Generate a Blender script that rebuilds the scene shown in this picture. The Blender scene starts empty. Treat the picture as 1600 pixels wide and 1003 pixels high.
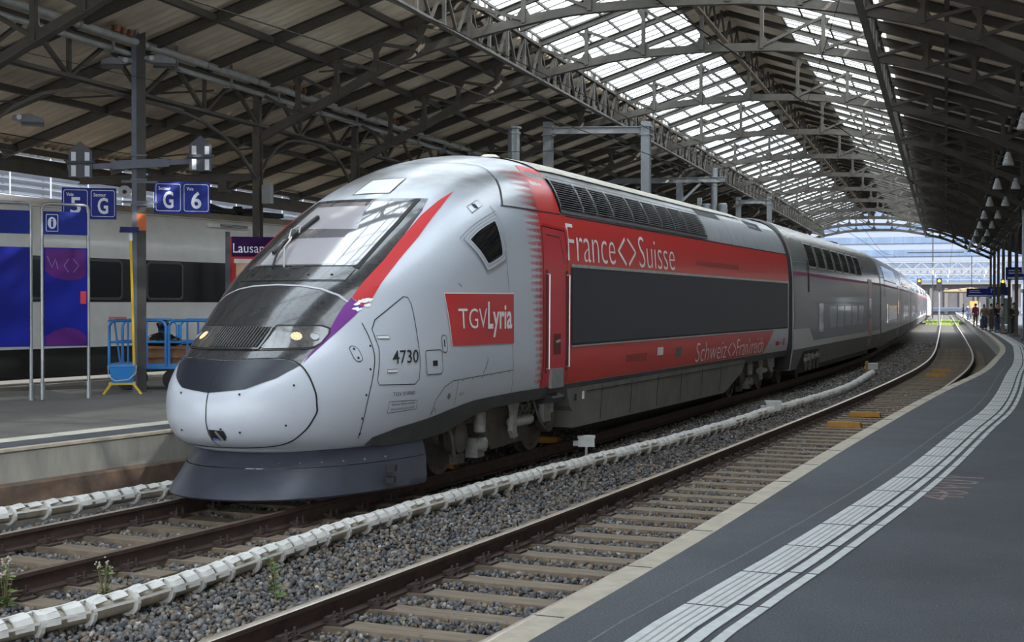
import bpy, bmesh, math, random
import numpy as np
from mathutils import Vector, Matrix
from mathutils.geometry import delaunay_2d_cdt

scene = bpy.context.scene
COL = scene.collection
random.seed(7)
RNG = np.random.default_rng(7)
R = math.radians

# ------------------------------------------------------------------ camera
cam_d = bpy.data.cameras.new('camera')
cam_d.sensor_fit = 'HORIZONTAL'; cam_d.sensor_width = 36.0
cam_d.lens = 36.0 * 2150 / 1600
cam_d.clip_start = 0.1; cam_d.clip_end = 2000
cam = bpy.data.objects.new('camera', cam_d); COL.objects.link(cam)
cam.location = (0, 0, 2.05)
cam.rotation_euler = (R(90 - 0.666), 0, R(17.477))
scene.camera = cam

# ------------------------------------------------------------------ sky, sun, exposure
world = bpy.data.worlds.new('sky'); scene.world = world
world.use_nodes = True
nt = world.node_tree; nt.nodes.clear()
wo = nt.nodes.new('ShaderNodeOutputWorld'); bg = nt.nodes.new('ShaderNodeBackground')
tc = nt.nodes.new('ShaderNodeTexCoord'); sx = nt.nodes.new('ShaderNodeSeparateXYZ')
cr = nt.nodes.new('ShaderNodeValToRGB')
cr.color_ramp.elements[0].position = 0.0; cr.color_ramp.elements[0].color = (0.93, 0.96, 1.0, 1)
cr.color_ramp.elements[1].position = 0.7; cr.color_ramp.elements[1].color = (0.80, 0.88, 1.0, 1)
nt.links.new(tc.outputs['Generated'], sx.inputs[0]); nt.links.new(sx.outputs[2], cr.inputs[0])
nt.links.new(cr.outputs[0], bg.inputs[0]); nt.links.new(bg.outputs[0], wo.inputs[0])
bg.inputs[1].default_value = SKY_STRENGTH = 3.0

sun_d = bpy.data.lights.new('sun', 'SUN'); sun_d.energy = 7.0; sun_d.angle = R(1.0); sun_d.color = (1.0, 0.95, 0.86)
sun = bpy.data.objects.new('sun', sun_d); COL.objects.link(sun)
sun.location = (30, -40, 60)
sun.rotation_euler = Vector((-0.62, 0.50, -0.66)).to_track_quat('-Z', 'Y').to_euler()

scene.view_settings.view_transform = 'Standard'
scene.view_settings.look = 'None'
scene.view_settings.gamma = 1.0
scene.view_settings.use_curve_mapping = False
scene.view_settings.exposure = 0.45
scene.cycles.max_bounces = 7
scene.cycles.diffuse_bounces = 5
scene.cycles.glossy_bounces = 3
scene.cycles.transmission_bounces = 4
scene.cycles.transparent_max_bounces = 8
scene.cycles.caustics_reflective = False
scene.cycles.caustics_refractive = False
scene.cycles.sample_clamp_indirect = 6.0
scene.cycles.use_denoising = True

# ------------------------------------------------------------------ helpers
def pchip(x, tab):
    X = np.array([a for a, b in tab], float); Y = np.array([b for a, b in tab], float)
    h = np.diff(X); d = np.diff(Y) / h; m = np.zeros(len(X))
    for i in range(1, len(X) - 1):
        if d[i-1] * d[i] > 0:
            w1 = 2*h[i] + h[i-1]; w2 = h[i] + 2*h[i-1]; m[i] = (w1 + w2) / (w1/d[i-1] + w2/d[i])
    m[0] = d[0]; m[-1] = d[-1]
    x = np.clip(np.asarray(x, float), X[0], X[-1])
    k = np.clip(np.searchsorted(X, x, side='right') - 1, 0, len(X) - 2)
    t = (x - X[k]) / h[k]
    return (2*t**3-3*t**2+1)*Y[k] + (t**3-2*t**2+t)*h[k]*m[k] + (-2*t**3+3*t**2)*Y[k+1] + (t**3-t**2)*h[k]*m[k+1]

MATS = {}
def mat(name, col, rough=0.55, metal=0.0, var=0.0, scale=4.0, col2=None, bump=0.0, bscale=40.0, coat=0.0, stretch=None, spec=0.5):
    if name in MATS: return MATS[name]
    m = bpy.data.materials.new(name); m.use_nodes = True; MATS[name] = m
    n = m.node_tree; b = n.nodes['Principled BSDF']
    b.inputs['Base Color'].default_value = (*col, 1); b.inputs['Roughness'].default_value = rough
    b.inputs['Metallic'].default_value = metal; b.inputs['Specular IOR Level'].default_value = spec
    if coat: b.inputs['Coat Weight'].default_value = coat; b.inputs['Coat Roughness'].default_value = 0.06
    if var or bump:
        t = n.nodes.new('ShaderNodeTexCoord'); mp = n.nodes.new('ShaderNodeMapping')
        n.links.new(t.outputs['Object'], mp.inputs[0])
        if stretch: mp.inputs['Scale'].default_value = stretch
    if var:
        c2 = col2 or tuple(c * (1 - var) for c in col)
        nz = n.nodes.new('ShaderNodeTexNoise'); nz.inputs['Scale'].default_value = scale
        nz.inputs['Detail'].default_value = 6; nz.inputs['Roughness'].default_value = 0.65
        rp = n.nodes.new('ShaderNodeValToRGB')
        rp.color_ramp.elements[0].position = 0.36; rp.color_ramp.elements[1].position = 0.66
        rp.color_ramp.elements[0].color = (*col, 1); rp.color_ramp.elements[1].color = (*c2, 1)
        n.links.new(mp.outputs[0], nz.inputs[0]); n.links.new(nz.outputs[0], rp.inputs[0])
        n.links.new(rp.outputs[0], b.inputs['Base Color'])
    if bump:
        nb = n.nodes.new('ShaderNodeTexNoise'); nb.inputs['Scale'].default_value = bscale; nb.inputs['Detail'].default_value = 4
        bp = n.nodes.new('ShaderNodeBump'); bp.inputs['Strength'].default_value = bump; bp.inputs['Distance'].default_value = 0.02
        n.links.new(mp.outputs[0], nb.inputs[0]); n.links.new(nb.outputs[0], bp.inputs['Height'])
        n.links.new(bp.outputs[0], b.inputs['Normal'])
    return m

def glow(name, col, strength):
    m = bpy.data.materials.new(name); m.use_nodes = True; MATS[name] = m
    b = m.node_tree.nodes['Principled BSDF']
    b.inputs['Base Color'].default_value = (*col, 1)
    b.inputs['Emission Color'].default_value = (*col, 1); b.inputs['Emission Strength'].default_value = strength
    return m

class MB:
    """collects geometry for ONE mesh"""
    def __init__(s): s.v = []; s.f = []; s.mi = []
    def add(s, vs, fs, mi=0):
        o = len(s.v); s.v += [tuple(map(float, p)) for p in vs]
        s.f += [tuple(i + o for i in f) for f in fs]; s.mi += [mi] * len(fs); return s
    def box(s, c, d, rz=0.0, mi=0, taper=1.0):
        x, y, z = d[0]/2, d[1]/2, d[2]/2; cs, sn = math.cos(rz), math.sin(rz); vs = []
        for dz in (-1, 1):
            k = taper if dz > 0 else 1.0
            for dx, dy in ((-1, -1), (1, -1), (1, 1), (-1, 1)):
                a, b = dx*x*k, dy*y*k
                vs.append((c[0] + a*cs - b*sn, c[1] + a*sn + b*cs, c[2] + dz*z))
        return s.add(vs, [(3,2,1,0),(4,5,6,7),(0,1,5,4),(1,2,6,5),(2,3,7,6),(3,0,4,7)], mi)
    def bar(s, p, q, w, h, up=(0, 0, 1), mi=0):
        p, q = Vector(p), Vector(q); d = (q - p).normalized(); u = Vector(up)
        if abs(d.dot(u)) > 0.98: u = Vector((0, 1, 0))
        a = d.cross(u).normalized(); u = a.cross(d).normalized(); vs = []
        for e in (p, q):
            for x, y in ((-1, -1), (1, -1), (1, 1), (-1, 1)): vs.append(e + a*(x*w/2) + u*(y*h/2))
        return s.add(vs, [(3,2,1,0),(4,5,6,7),(0,1,5,4),(1,2,6,5),(2,3,7,6),(3,0,4,7)], mi)
    def ibeam(s, p, q, w, h, up=(0, 0, 1), tf=0.02, tw=0.02, mi=0):
        p, q = Vector(p), Vector(q); d = (q - p).normalized(); u = Vector(up)
        if abs(d.dot(u)) > 0.98: u = Vector((0, 1, 0))
        a = d.cross(u).normalized(); u = a.cross(d).normalized(); o = u*(h/2 - tf/2)
        s.bar(p + o, q + o, w, tf, u, mi); s.bar(p - o, q - o, w, tf, u, mi); s.bar(p, q, tw, h - tf*1.5, u, mi)
        return s
    def tube(s, pts, r, n=8, mi=0, caps=True):
        pts = [Vector(p) for p in pts]; k = len(pts); rings = []; vs = []; fs = []
        rr = r if isinstance(r, (list, tuple)) else [r]*k
        prev = None
        for i, p in enumerate(pts):
            d = (pts[min(i+1, k-1)] - pts[max(i-1, 0)]).normalized()
            if prev is None:
                u = Vector((0, 0, 1)) if abs(d.z) < 0.9 else Vector((1, 0, 0))
            else: u = prev
            a = d.cross(u).normalized(); u = a.cross(d).normalized(); prev = u
            for j in range(n):
                t = 2*math.pi*j/n; vs.append(p + a*(rr[i]*math.cos(t)) + u*(rr[i]*math.sin(t)))
        for i in range(k-1):
            for j in range(n):
                fs.append((i*n+j, i*n+(j+1) % n, (i+1)*n+(j+1) % n, (i+1)*n+j))
        if caps: fs += [tuple(range(n))[::-1], tuple((k-1)*n + j for j in range(n))]
        return s.add(vs, fs, mi)
    def lathe(s, c, axis, prof, n=24, mi=0):
        """prof: list of (radius, offset along axis)"""
        c = Vector(c); d = Vector(axis).normalized(); u = Vector((0, 0, 1)) if abs(d.z) < 0.9 else Vector((1, 0, 0))
        a = d.cross(u).normalized(); u = a.cross(d).normalized(); vs = []; fs = []
        for r, h in prof:
            for j in range(n):
                t = 2*math.pi*j/n; vs.append(c + d*h + a*(r*math.cos(t)) + u*(r*math.sin(t)))
        for i in range(len(prof)-1):
            for j in range(n): fs.append((i*n+j, i*n+(j+1) % n, (i+1)*n+(j+1) % n, (i+1)*n+j))
        fs += [tuple(range(n))[::-1], tuple((len(prof)-1)*n + j for j in range(n))]
        return s.add(vs, fs, mi)
    def prism(s, poly, y0, y1, plane='xz', mi=0):
        """extrude a 2-D polygon; plane 'xz' -> along y, 'yz' -> along x, 'xy' -> along z"""
        n = len(poly)
        def P(a, b, c): return (a, c, b) if plane == 'xz' else ((c, a, b) if plane == 'yz' else (a, b, c))
        vs = [P(a, b, y0) for a, b in poly] + [P(a, b, y1) for a, b in poly]
        fs = [tuple(range(n))[::-1], tuple(range(n, 2*n))] + [(i, (i+1) % n, n+(i+1) % n, n+i) for i in range(n)]
        return s.add(vs, fs, mi)
    def sweep(s, prof, path, mi=0, caps=True):
        """prof: closed list of (lateral to the right, z); path: list of (x, y[, z]) running mostly along +Y"""
        k = len(path); n = len(prof); vs = []; fs = []
        for i, p in enumerate(path):
            a = path[max(i-1, 0)]; b = path[min(i+1, k-1)]
            dx, dy = b[0]-a[0], b[1]-a[1]; L = math.hypot(dx, dy) or 1; nx, ny = dy/L, -dx/L
            z0 = p[2] if len(p) > 2 else 0.0
            for l, z in prof: vs.append((p[0] + nx*l, p[1] + ny*l, z0 + z))
        for i in range(k-1):
            for j in range(n): fs.append((i*n+j, (i+1)*n+j, (i+1)*n+(j+1) % n, i*n+(j+1) % n))
        if caps: fs += [tuple(range(n)), tuple((k-1)*n + j for j in range(n))[::-1]]
        mm = mi if isinstance(mi, list) else None
        o = len(s.mi); s.add(vs, fs, 0 if mm else mi)
        if mm:
            for i in range((k-1)*n): s.mi[o+i] = mm[i % n]
        return s
    def build(s, name, mats, parent=None, smooth=None, loc=None, recalc=True):
        me = bpy.data.meshes.new(name); me.from_pydata(s.v, [], s.f)
        for m in (mats if isinstance(mats, (list, tuple)) else [mats]): me.materials.append(m)
        if any(s.mi): me.polygons.foreach_set('material_index', s.mi)
        if recalc:
            bm = bmesh.new(); bm.from_mesh(me); bmesh.ops.recalc_face_normals(bm, faces=bm.faces); bm.to_mesh(me); bm.free()
        if smooth is not None:
            me.polygons.foreach_set('use_smooth', [True]*len(me.polygons)); me.set_sharp_from_angle(angle=R(smooth))
        me.update()
        o = bpy.data.objects.new(name, me); COL.objects.link(o)
        if parent is not None: o.parent = parent
        if loc is not None: o.location = loc
        return o

def tag(o, label, cat, group=None):
    o['label'] = label; o['category'] = cat
    if group: o['group'] = group
    return o
def struct(o): o['kind'] = 'structure'; return o
def thing(name, label, cat, loc=(0, 0, 0), rz=0.0, group=None):
    o = bpy.data.objects.new(name, None); COL.objects.link(o); o.empty_display_size = 0.2
    o.location = loc; o.rotation_euler = (0, 0, rz); return tag(o, label, cat, group)
def children(o, table):
    return table.get(o.name, [])
def copy_tree(root, loc=None, rz=None, label=None, parent=None):
    c = root.copy(); COL.objects.link(c); c.parent = parent
    for ch in KIDS(root): copy_tree(ch, parent=c)
    if loc is not None: c.location = loc
    if rz is not None: c.rotation_euler = (0, 0, rz)
    if label: c['label'] = label
    return c
def KIDS(root): return [o for o in root.children]

def mirline(L): return [(-a, b) for a, b in reversed(L) if abs(a) > 1e-6] + list(L)
def curve(L, n=5, closed=False):
    P = list(L); k = len(P); out = []
    for i in range(k if closed else k-1):
        g = (lambda j: P[j % k]) if closed else (lambda j: P[min(max(j, 0), k-1)])
        p0, p1, p2, p3 = g(i-1), g(i), g(i+1), g(i+2)
        for j in range(n):
            t = j/n; out.append(tuple(.5*(2*b + (c-a)*t + (2*a-5*b+4*c-d)*t*t + (3*b-a-3*c+d)*t**3) for a, b, c, d in zip(p0, p1, p2, p3)))
    out.append(P[0] if closed else P[-1]); return out
def cdt_fill(poly, grid):
    """fill a 2-D polygon with a fairly even triangle mesh"""
    pts = []; n = len(poly)
    for i in range(n):
        a, b = poly[i], poly[(i+1) % n]; L = math.hypot(b[0]-a[0], b[1]-a[1]); k = max(1, int(L / grid))
        for j in range(k): pts.append((a[0] + (b[0]-a[0])*j/k, a[1] + (b[1]-a[1])*j/k))
    m = len(pts); edges = [(i, (i+1) % m) for i in range(m)]
    xs = [p[0] for p in pts]; ys = [p[1] for p in pts]; vs = list(pts)
    def inside(x, y):
        r = False; j = m-1
        for i in range(m):
            if (pts[i][1] > y) != (pts[j][1] > y) and x < (pts[j][0]-pts[i][0])*(y-pts[i][1])/(pts[j][1]-pts[i][1]) + pts[i][0]: r = not r
            j = i
        return r
    y = min(ys) + grid*0.5
    while y < max(ys):
        x = min(xs) + grid*0.47
        while x < max(xs):
            if inside(x, y): vs.append((x, y))
            x += grid
        y += grid
    ov, oe, of, _, _, _ = delaunay_2d_cdt([Vector(p) for p in vs], edges, [], 1, 1e-6)
    return [(p.x, p.y) for p in ov], [tuple(f) for f in of]

def on_map(mapf, u, v, off):
    p = np.array(mapf(u, v), float)
    e = 1e-3; a = np.array(mapf(u+e, v), float) - np.array(mapf(u-e, v), float); b = np.array(mapf(u, v+e), float) - np.array(mapf(u, v-e), float)
    n = np.cross(a, b); L = np.linalg.norm(n); n = n / L if L > 1e-12 else np.array((0, 0, 1.0))
    return p, n * off
def patch(name, poly, mapf, off, m, parent, grid=0.09, smooth=60, flip=1, polys=None):
    mb = MB()
    for pl in (polys or [poly]):
        vs, fs = cdt_fill(pl, grid); out = []
        for u, v in vs:
            p, n = on_map(mapf, u, v, off*flip); out.append(p + n)
        mb.add(out, fs)
    return mb.build(name, m, parent, smooth=smooth)
def seam(name, lines, mapf, w, off, m, parent, flip=1, mb=None):
    mb = mb or MB()
    for L in lines:
        pts = []
        for a, b in zip(L, L[1:]):
            k = max(1, int(math.hypot(b[0]-a[0], b[1]-a[1]) / 0.06))
            for j in range(k): pts.append((a[0]+(b[0]-a[0])*j/k, a[1]+(b[1]-a[1])*j/k))
        pts.append(L[-1]); vs = []; fs = []
        for i, p in enumerate(pts):
            a, b = pts[max(i-1, 0)], pts[min(i+1, len(pts)-1)]; dx, dy = b[0]-a[0], b[1]-a[1]; q = math.hypot(dx, dy) or 1
            for sgn in (-1, 1):
                P, n = on_map(mapf, p[0] - dy/q*w/2*sgn, p[1] + dx/q*w/2*sgn, off*flip); vs.append(P + n)
        for i in range(len(pts)-1): fs.append((2*i, 2*i+1, 2*i+3, 2*i+2))
        mb.add(vs, fs)
    return mb.build(name, m, parent, smooth=60) if name else mb

def text_geo(txt, weight=0.0, res=3):
    cu = bpy.data.curves.new('lettering', 'FONT'); cu.body = txt; cu.size = 1.0; cu.resolution_u = res; cu.offset = weight
    ob = bpy.data.objects.new('lettering', cu); COL.objects.link(ob)
    bpy.context.view_layer.update()
    me = bpy.data.meshes.new_from_object(ob.evaluated_get(bpy.context.evaluated_depsgraph_get()))
    vs = [(v.co.x, v.co.y) for v in me.vertices]; fs = [tuple(p.vertices) for p in me.polygons]
    bpy.data.objects.remove(ob); bpy.data.curves.remove(cu); bpy.data.meshes.remove(me)
    return vs, fs
def text(name, txt, u0, u1, v0, v1, mapf, off, m, parent, weight=0.0, flip=1, shear=0.0, mb=None):
    vs, fs = text_geo(txt, weight)
    xs = [p[0] for p in vs]; ys = [p[1] for p in vs]; x0, x1, y0, y1 = min(xs), max(xs), min(ys), max(ys); out = []
    for x, y in vs:
        b = (y-y0)/(y1-y0); u = u0 + (x-x0)/(x1-x0)*(u1-u0) + shear*b; v = v0 + b*(v1-v0)
        P, n = on_map(mapf, u, v, off*flip); out.append(P + n)
    own = mb is None; mb = mb or MB(); mb.add(out, fs)
    return mb.build(name, m, parent) if own else mb
def rrect(u0, u1, v0, v1, r, n=5):
    out = []
    for cx, cy, a0 in ((u1-r, v1-r, 0), (u0+r, v1-r, 90), (u0+r, v0+r, 180), (u1-r, v0+r, 270)):
        for i in range(n+1):
            a = R(a0 + 90*i/n); out.append((cx + r*math.cos(a), cy + r*math.sin(a)))
    return out
def ring(mb, poly_out, poly_in, mapf, off, flip=1):
    n = len(poly_out); vs = []
    for p in list(poly_out) + list(poly_in):
        P, q = on_map(mapf, p[0], p[1], off*flip); vs.append(P + q)
    return mb.add(vs, [(i, (i+1) % n, n+(i+1) % n, n+i) for i in range(n)])
def plane_map(o, ax, ay):
    o, ax, ay = np.array(o, float), np.array(ax, float), np.array(ay, float)
    return lambda u, v: o + ax*u + ay*v

# ------------------------------------------------------------------ plan of the tracks and platforms (metres, rail top z = 0)
T7L = [(-10,-6.7),(0,-5.2),(7.6,-4.28),(13.4,-3.6),(23.7,-2.62),(28.8,-2.15),(39.7,-1.30),(47.4,-.83),(54,-.58),(61,-.46),(70,-.41),(92,-.40),(128,-.44),(237,-.5),(330,-.6)]
T6R = [(-30,-12.0),(-10,-9.35),(0,-7.85),(8.8,-6.75),(15.6,-5.89),(18.57,-5.59),(30.5,-4.63),(33.5,-4.40),(38.4,-4.05),(47.4,-3.5),(54,-3.2),(61,-3.02),(75,-2.9),(105,-2.85),(250,-2.95),(330,-3.0)]
PEDGE = [(-10,-3.43),(0,-2.56),(6.5,-2.13),(8.7,-1.90),(16.2,-1.27),(26.4,-.30),(37,.87),(45,1.42),(52.6,1.88),(62,2.15),(86,2.27),(191,2.27),(330,2.2)]
TACT = [(-10,-3.3),(0,-2.1),(6.76,-1.47),(9.1,-1.1),(13.7,-.45),(19.5,.19),(22.9,.58),(36.4,1.5),(40.4,1.78),(52,2.33),(61.3,2.64),(79,2.72),(100,2.68),(141,2.6),(330,2.55)]
LEDGE = [(-10,-14.5),(0,-12.6),(13.28,-10.26),(15.92,-9.79),(25,-8.45),(40,-6.95),(60,-5.85),(120,-5.55),(330,-5.6)]
LFAR = [(-10,-24.7),(0,-22.8),(24.2,-18.62),(45,-15.6),(70,-13.8),(120,-12.9),(330,-12.9)]
def path(tab, y0, y1, step=1.0, off=0.0):
    ys = np.arange(y0, y1 + 1e-6, step); xs = pchip(ys, tab); e = 0.3
    tx = (pchip(ys + e, tab) - pchip(ys - e, tab)) / (2*e); L = np.sqrt(1 + tx*tx)
    return [(float(x + off/l), float(y - off*t/l)) for x, y, t, l in zip(xs, ys, tx, L)]
def heading(tab, y):
    e = 0.5; return math.atan2(float(pchip(y+e, tab) - pchip(y-e, tab)), 2*e)
# ------------------------------------------------------------------ materials of the setting
def asphalt(name, c1, c2, c3):
    m = mat(name, c1, .85, var=.35, scale=.55, col2=c2, bump=.5, bscale=110); n = m.node_tree; b = n.nodes['Principled BSDF']; l = b.inputs['Base Color'].links[0]; src = l.from_socket
    t = n.nodes.new('ShaderNodeTexCoord'); v = n.nodes.new('ShaderNodeTexNoise'); v.inputs['Scale'].default_value = 75; v.inputs['Detail'].default_value = 3
    r = n.nodes.new('ShaderNodeMapRange'); r.inputs[1].default_value = .3; r.inputs[2].default_value = .7; r.inputs[3].default_value = .62; r.inputs[4].default_value = 1.4
    w = n.nodes.new('ShaderNodeTexNoise'); w.inputs['Scale'].default_value = 38; w.inputs['Detail'].default_value = 1; q = n.nodes.new('ShaderNodeMapRange'); q.inputs[1].default_value = .72; q.inputs[2].default_value = .78; q.inputs[4].default_value = .5
    x = n.nodes.new('ShaderNodeMix'); x.data_type = 'RGBA'; x.blend_type = 'MULTIPLY'; x.inputs[0].default_value = 1; y = n.nodes.new('ShaderNodeMix'); y.data_type = 'RGBA'; y.inputs[7].default_value = (*c3, 1)
    for k in (v, w): n.links.new(t.outputs['Object'], k.inputs[0])
    n.links.new(v.outputs[0], r.inputs[0]); n.links.new(w.outputs[0], q.inputs[0]); n.links.new(src, x.inputs[6]); n.links.new(r.outputs[0], x.inputs[7]); n.links.new(x.outputs[2], y.inputs[6]); n.links.new(q.outputs[0], y.inputs[0]); n.links.new(y.outputs[2], b.inputs['Base Color']); return m
M_asph = asphalt('asphalt', (.070,.077,.088), (.046,.051,.060), (.20,.20,.19))
M_asph_l = asphalt('asphalt_old', (.165,.16,.145), (.115,.11,.10), (.24,.23,.21))
M_cope = mat('coping_stone', (.42,.37,.29), .75, var=.25, scale=5, bump=.15, bscale=60)
M_conc = mat('concrete', (.30,.29,.26), .85, var=.35, scale=2.2, bump=.2, bscale=25, stretch=(1, 1, .25))
M_rustconc = mat('brown_concrete', (.115,.072,.048), .9, var=.5, scale=3.5, col2=(.055,.04,.032), bump=.4, bscale=18)
M_bed = mat('ballast_bed', (.088,.078,.064), .95, var=.6, scale=26, col2=(.040,.035,.029), bump=.9, bscale=34)
M_white = mat('white_paint_worn', (.52,.545,.54), .6, var=.22, scale=9)
M_groove = mat('groove', (.30,.30,.29), .8)
M_joint = mat('joint_dark', (.05,.05,.052), .9)
M_rail = mat('rail_rust', (.072,.042,.033), .8, var=.4, scale=6, col2=(.04,.026,.022), bump=.1, bscale=50)
M_railtop = mat('rail_head', (.62,.54,.44), .32, metal=.6, var=.25, scale=8, stretch=(4, .4, 1))
M_railtop6 = mat('rail_head_worn', (.23,.17,.13), .42, metal=.6, var=.4, scale=8, stretch=(4, .4, 1))
M_wood = mat('sleeper_wood', (.23,.18,.125), .85, var=.5, scale=5, col2=(.12,.09,.066), bump=.5, bscale=22, stretch=(.5, 6, 1))
M_clip = mat('fastener_rust', (.058,.036,.03), .8, var=.3, scale=20)
M_cable = mat('white_plastic', (.68,.67,.64), .55, var=.22, scale=7)
M_cable_in = mat('inner_cable', (.50,.44,.34), .6, var=.3, scale=8)
M_yellow = mat('yellow_paint', (.44,.21,.02), .6, var=.4, scale=7)

# ------------------------------------------------------------------ ground and platforms
mb = MB()
mb.add([(-60,-30,-.29),(60,-30,-.29),(60,420,-.29),(-60,420,-.29)], [(0,1,2,3)])
struct(mb.build('floor_trackbed', M_bed))

def slab_right():
    ed = path(PEDGE, -10, 330, 1.5); far = [(x + 13, y) for x, y in ed]
    mb = MB(); n = len(ed); vs = []
    for (x, y), (x2, y2) in zip(path(PEDGE, -10, 330, 1.5, .17), far): vs += [(x, y, .40), (x2, y2, .40)]
    mb.add(vs, [(2*i, 2*i+1, 2*i+3, 2*i+2) for i in range(n-1)])
    struct(mb.build('floor_platform', M_asph))
    mb = MB(); mb.sweep([(0,.385),(.012,.40),(.19,.401),(.19,.25),(.02,.25)], ed)
    tag_o = struct(mb.build('trim_coping', M_cope))
    j = MB()
    for y in np.arange(4, 60, 1.5):
        a = heading(PEDGE, y); x = float(pchip(y, PEDGE)); p = Vector((x, y, .4025)); d = Vector((math.cos(a), -math.sin(a), 0))
        j.bar(p + d*.005, p + d*.172, .008, .003)
    j.build('coping_joint', M_joint, tag_o)
    mb = MB(); mb.sweep([(.10,.26),(.18,.26),(.18,-.35),(.10,-.35)], ed); struct(mb.build('wall_platform', M_conc))
slab_right()

# tactile guide strip: three bands of ribbed tiles
def tactile():
    sh = struct(MB().sweep([(0,.4015),(.235,.4015),(.235,.407),(0,.407)], path(TACT, -8, 250, 1.0)).build('trim_guide_strip', M_white))
    for a, b in ((.268,.338),(.385,.445)):
        MB().sweep([(a,.4015),(b,.4015),(b,.407),(a,.407)], path(TACT, -8, 250, 1.0)).build('narrow_band', M_white, sh)
    g = MB()
    for l in (.052,.098,.145,.19): g.sweep([(l,.4068),(l+.011,.4068),(l+.011,.4085),(l,.4085)], path(TACT, -8, 60, 1.0))
    g.build('groove_line', M_groove, sh)
    j = MB()
    for y in np.arange(2.4, 45, 1.02):
        a = heading(TACT, y); x = float(pchip(y, TACT)); d = Vector((math.cos(a), -math.sin(a), 0)); p = Vector((x, y, .408))
        for l0, l1, dy in ((-.004,.237,0),(.266,.340,.10),(.383,.447,.10)):
            q = p + Vector((math.sin(a), math.cos(a), 0))*dy; j.bar(q + d*l0, q + d*l1, .014, .003)
    j.build('tile_joint', M_joint, sh)
    w = MB()
    w.sweep([(-.17,.4006),(-.155,.4006),(-.155,.4012),(-.17,.4012)], path(TACT, -8, 40, 1.0))
    w.build('asphalt_joint', mat('joint_grey', (.15,.15,.145), .9, var=.4, scale=20), sh)
tactile()
# chalked marking sprayed on the asphalt
pm = plane_map((-.06, 12.2, .4022), (.013, .092, 0), (-.085, .012, 0))
mk = text('chalk_marking', '48V0Y', 0, 20, -2.2, 2.6, pm, 0, mat('chalk_pink', (.36,.22,.18), .9, var=.7, scale=9, col2=(.10,.09,.09)), None, weight=-.008)
tag(mk, 'faded pink spray chalk marking on the dark asphalt of the right platform', 'marking')

def slab_left():
    r = path(LEDGE, -10, 330, 1.5, -.02); l = path(LFAR, -10, 330, 1.5)
    mb = MB(); vs = []
    for (x, y), (x2, y2) in zip(r, l): vs += [(x, y, .40), (x2, y2, .40)]
    mb.add(vs, [(2*i, 2*i+2, 2*i+3, 2*i+1) for i in range(len(r)-1)]); struct(mb.build('floor_platform_left', M_asph_l))
    e = path(LEDGE, -10, 330, 1.5)
    o = struct(MB().sweep([(0,.395),(0,.362),(-.08,.362),(-.08,.402),(-.01,.402)], e).build('trim_coping_left', M_cope))
    MB().sweep([(-.98,.4012),(-.62,.4012),(-.62,.404),(-.98,.404)], e).build('white_edge_line', mat('platform_line', (.60,.57,.49), .7, var=.25, scale=6), o)
    MB().sweep([(-.62,.4012),(-.1,.4012),(-.1,.4018),(-.62,.4018)], e).build('edge_asphalt', M_asph, o)
    struct(MB().sweep([(-.02,.365),(-.10,.365),(-.10,-.3),(-.02,-.3)], e).build('wall_platform_left', M_conc))
    struct(MB().sweep([(.10,.0),(.13,-.02),(.16,-.3),(-.28,-.3),(-.28,.0)], path(LEDGE, -10, 60, 1.5)).build('trim_low_wall', M_rustconc))
    f = path(LFAR, -10, 330, 1.5)
    struct(MB().sweep([(-.02,.40),(.25,.404),(.25,-.3),(-.02,-.3)], f).build('trim_far_coping', M_cope))
    MB().sweep([(.65,.4012),(.80,.4012),(.80,.404),(.65,.404)], f).build('white_far_line', MATS['platform_line'], o)
slab_left()

# ------------------------------------------------------------------ tracks
def rail(tab, off, y0, y1, name, label, top):
    prof = [(-.036,-.002),(-.030,.0),(.030,.0),(.036,-.002),(.036,-.034),(.010,-.045),(.009,-.138),(.066,-.152),(.066,-.166),(-.066,-.166),(-.066,-.152),(-.009,-.138),(-.010,-.045),(-.036,-.034)]
    mi = [1,1,1,0,0,0,0,0,0,0,0,0,0,0]
    o = MB().sweep(prof, path(tab, y0, y1, 1.0, off), mi=mi).build(name, [M_rail, top], smooth=30)
    return tag(o, label, 'rail')
rail(T7L, 0, 1, 300, 'rail', 'left rail of the empty near track, its head worn to bright steel', M_railtop)
rail(T7L, 1.56, 1, 300, 'rail', 'right rail of the empty near track, hugging the platform edge', M_railtop)
rail(T6R, 0, 1, 300, 'rail', 'brown rail under the near-side wheels of the red and white train', M_railtop6)
rail(T6R, -1.5, 1, 300, 'rail', 'brown rail of the train track on the side of the left platform', M_railtop)

slp = MB(); slp.box((0, 0, -.245), (2.5, .235, .155)); sl_me = None
def fastener():
    m = MB()
    m.box((0, 0, -.158), (.17, .17, .018))
    for dy in (-.05, .05):
        m.box((.0, dy, -.135), (.06, .05, .03)); m.lathe((.0, dy, -.13), (0, 0, 1), [(.020, 0), (.020, .03), (.011, .03), (.011, .06)], 6)
    m.box((-.05, 0, -.128), (.05, .15, .03))
    return m
root = slp.build('sleeper', M_wood); fa = fastener()
f_me = None
for i, x in enumerate((-.75+.115, .75-.115, -.75-.115, .75+.115)):
    o = fa.build('rail_fastener', M_clip, root) if f_me is None else bpy.data.objects.new('rail_fastener', f_me)
    if f_me is None: f_me = o.data
    else: COL.objects.link(o); o.parent = root
    o.location = (x, 0, 0); o.rotation_euler = (0, 0, 0 if x in (-.75+.115, .75+.115) else math.pi)
first = True
def put(tab, off, y, label, group, full=True):
    global first
    a = heading(tab, y); p = path(tab, y, y, 1.0, off)[0]
    if first: o = root; first = False
    elif full: o = copy_tree(root)
    else: o = root.copy(); COL.objects.link(o)
    o.location = (p[0], p[1], random.uniform(-.006, .006)); o.rotation_euler = (0, 0, -a + random.uniform(-.006, .006))
    tag(o, label, 'sleeper', group)
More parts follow.
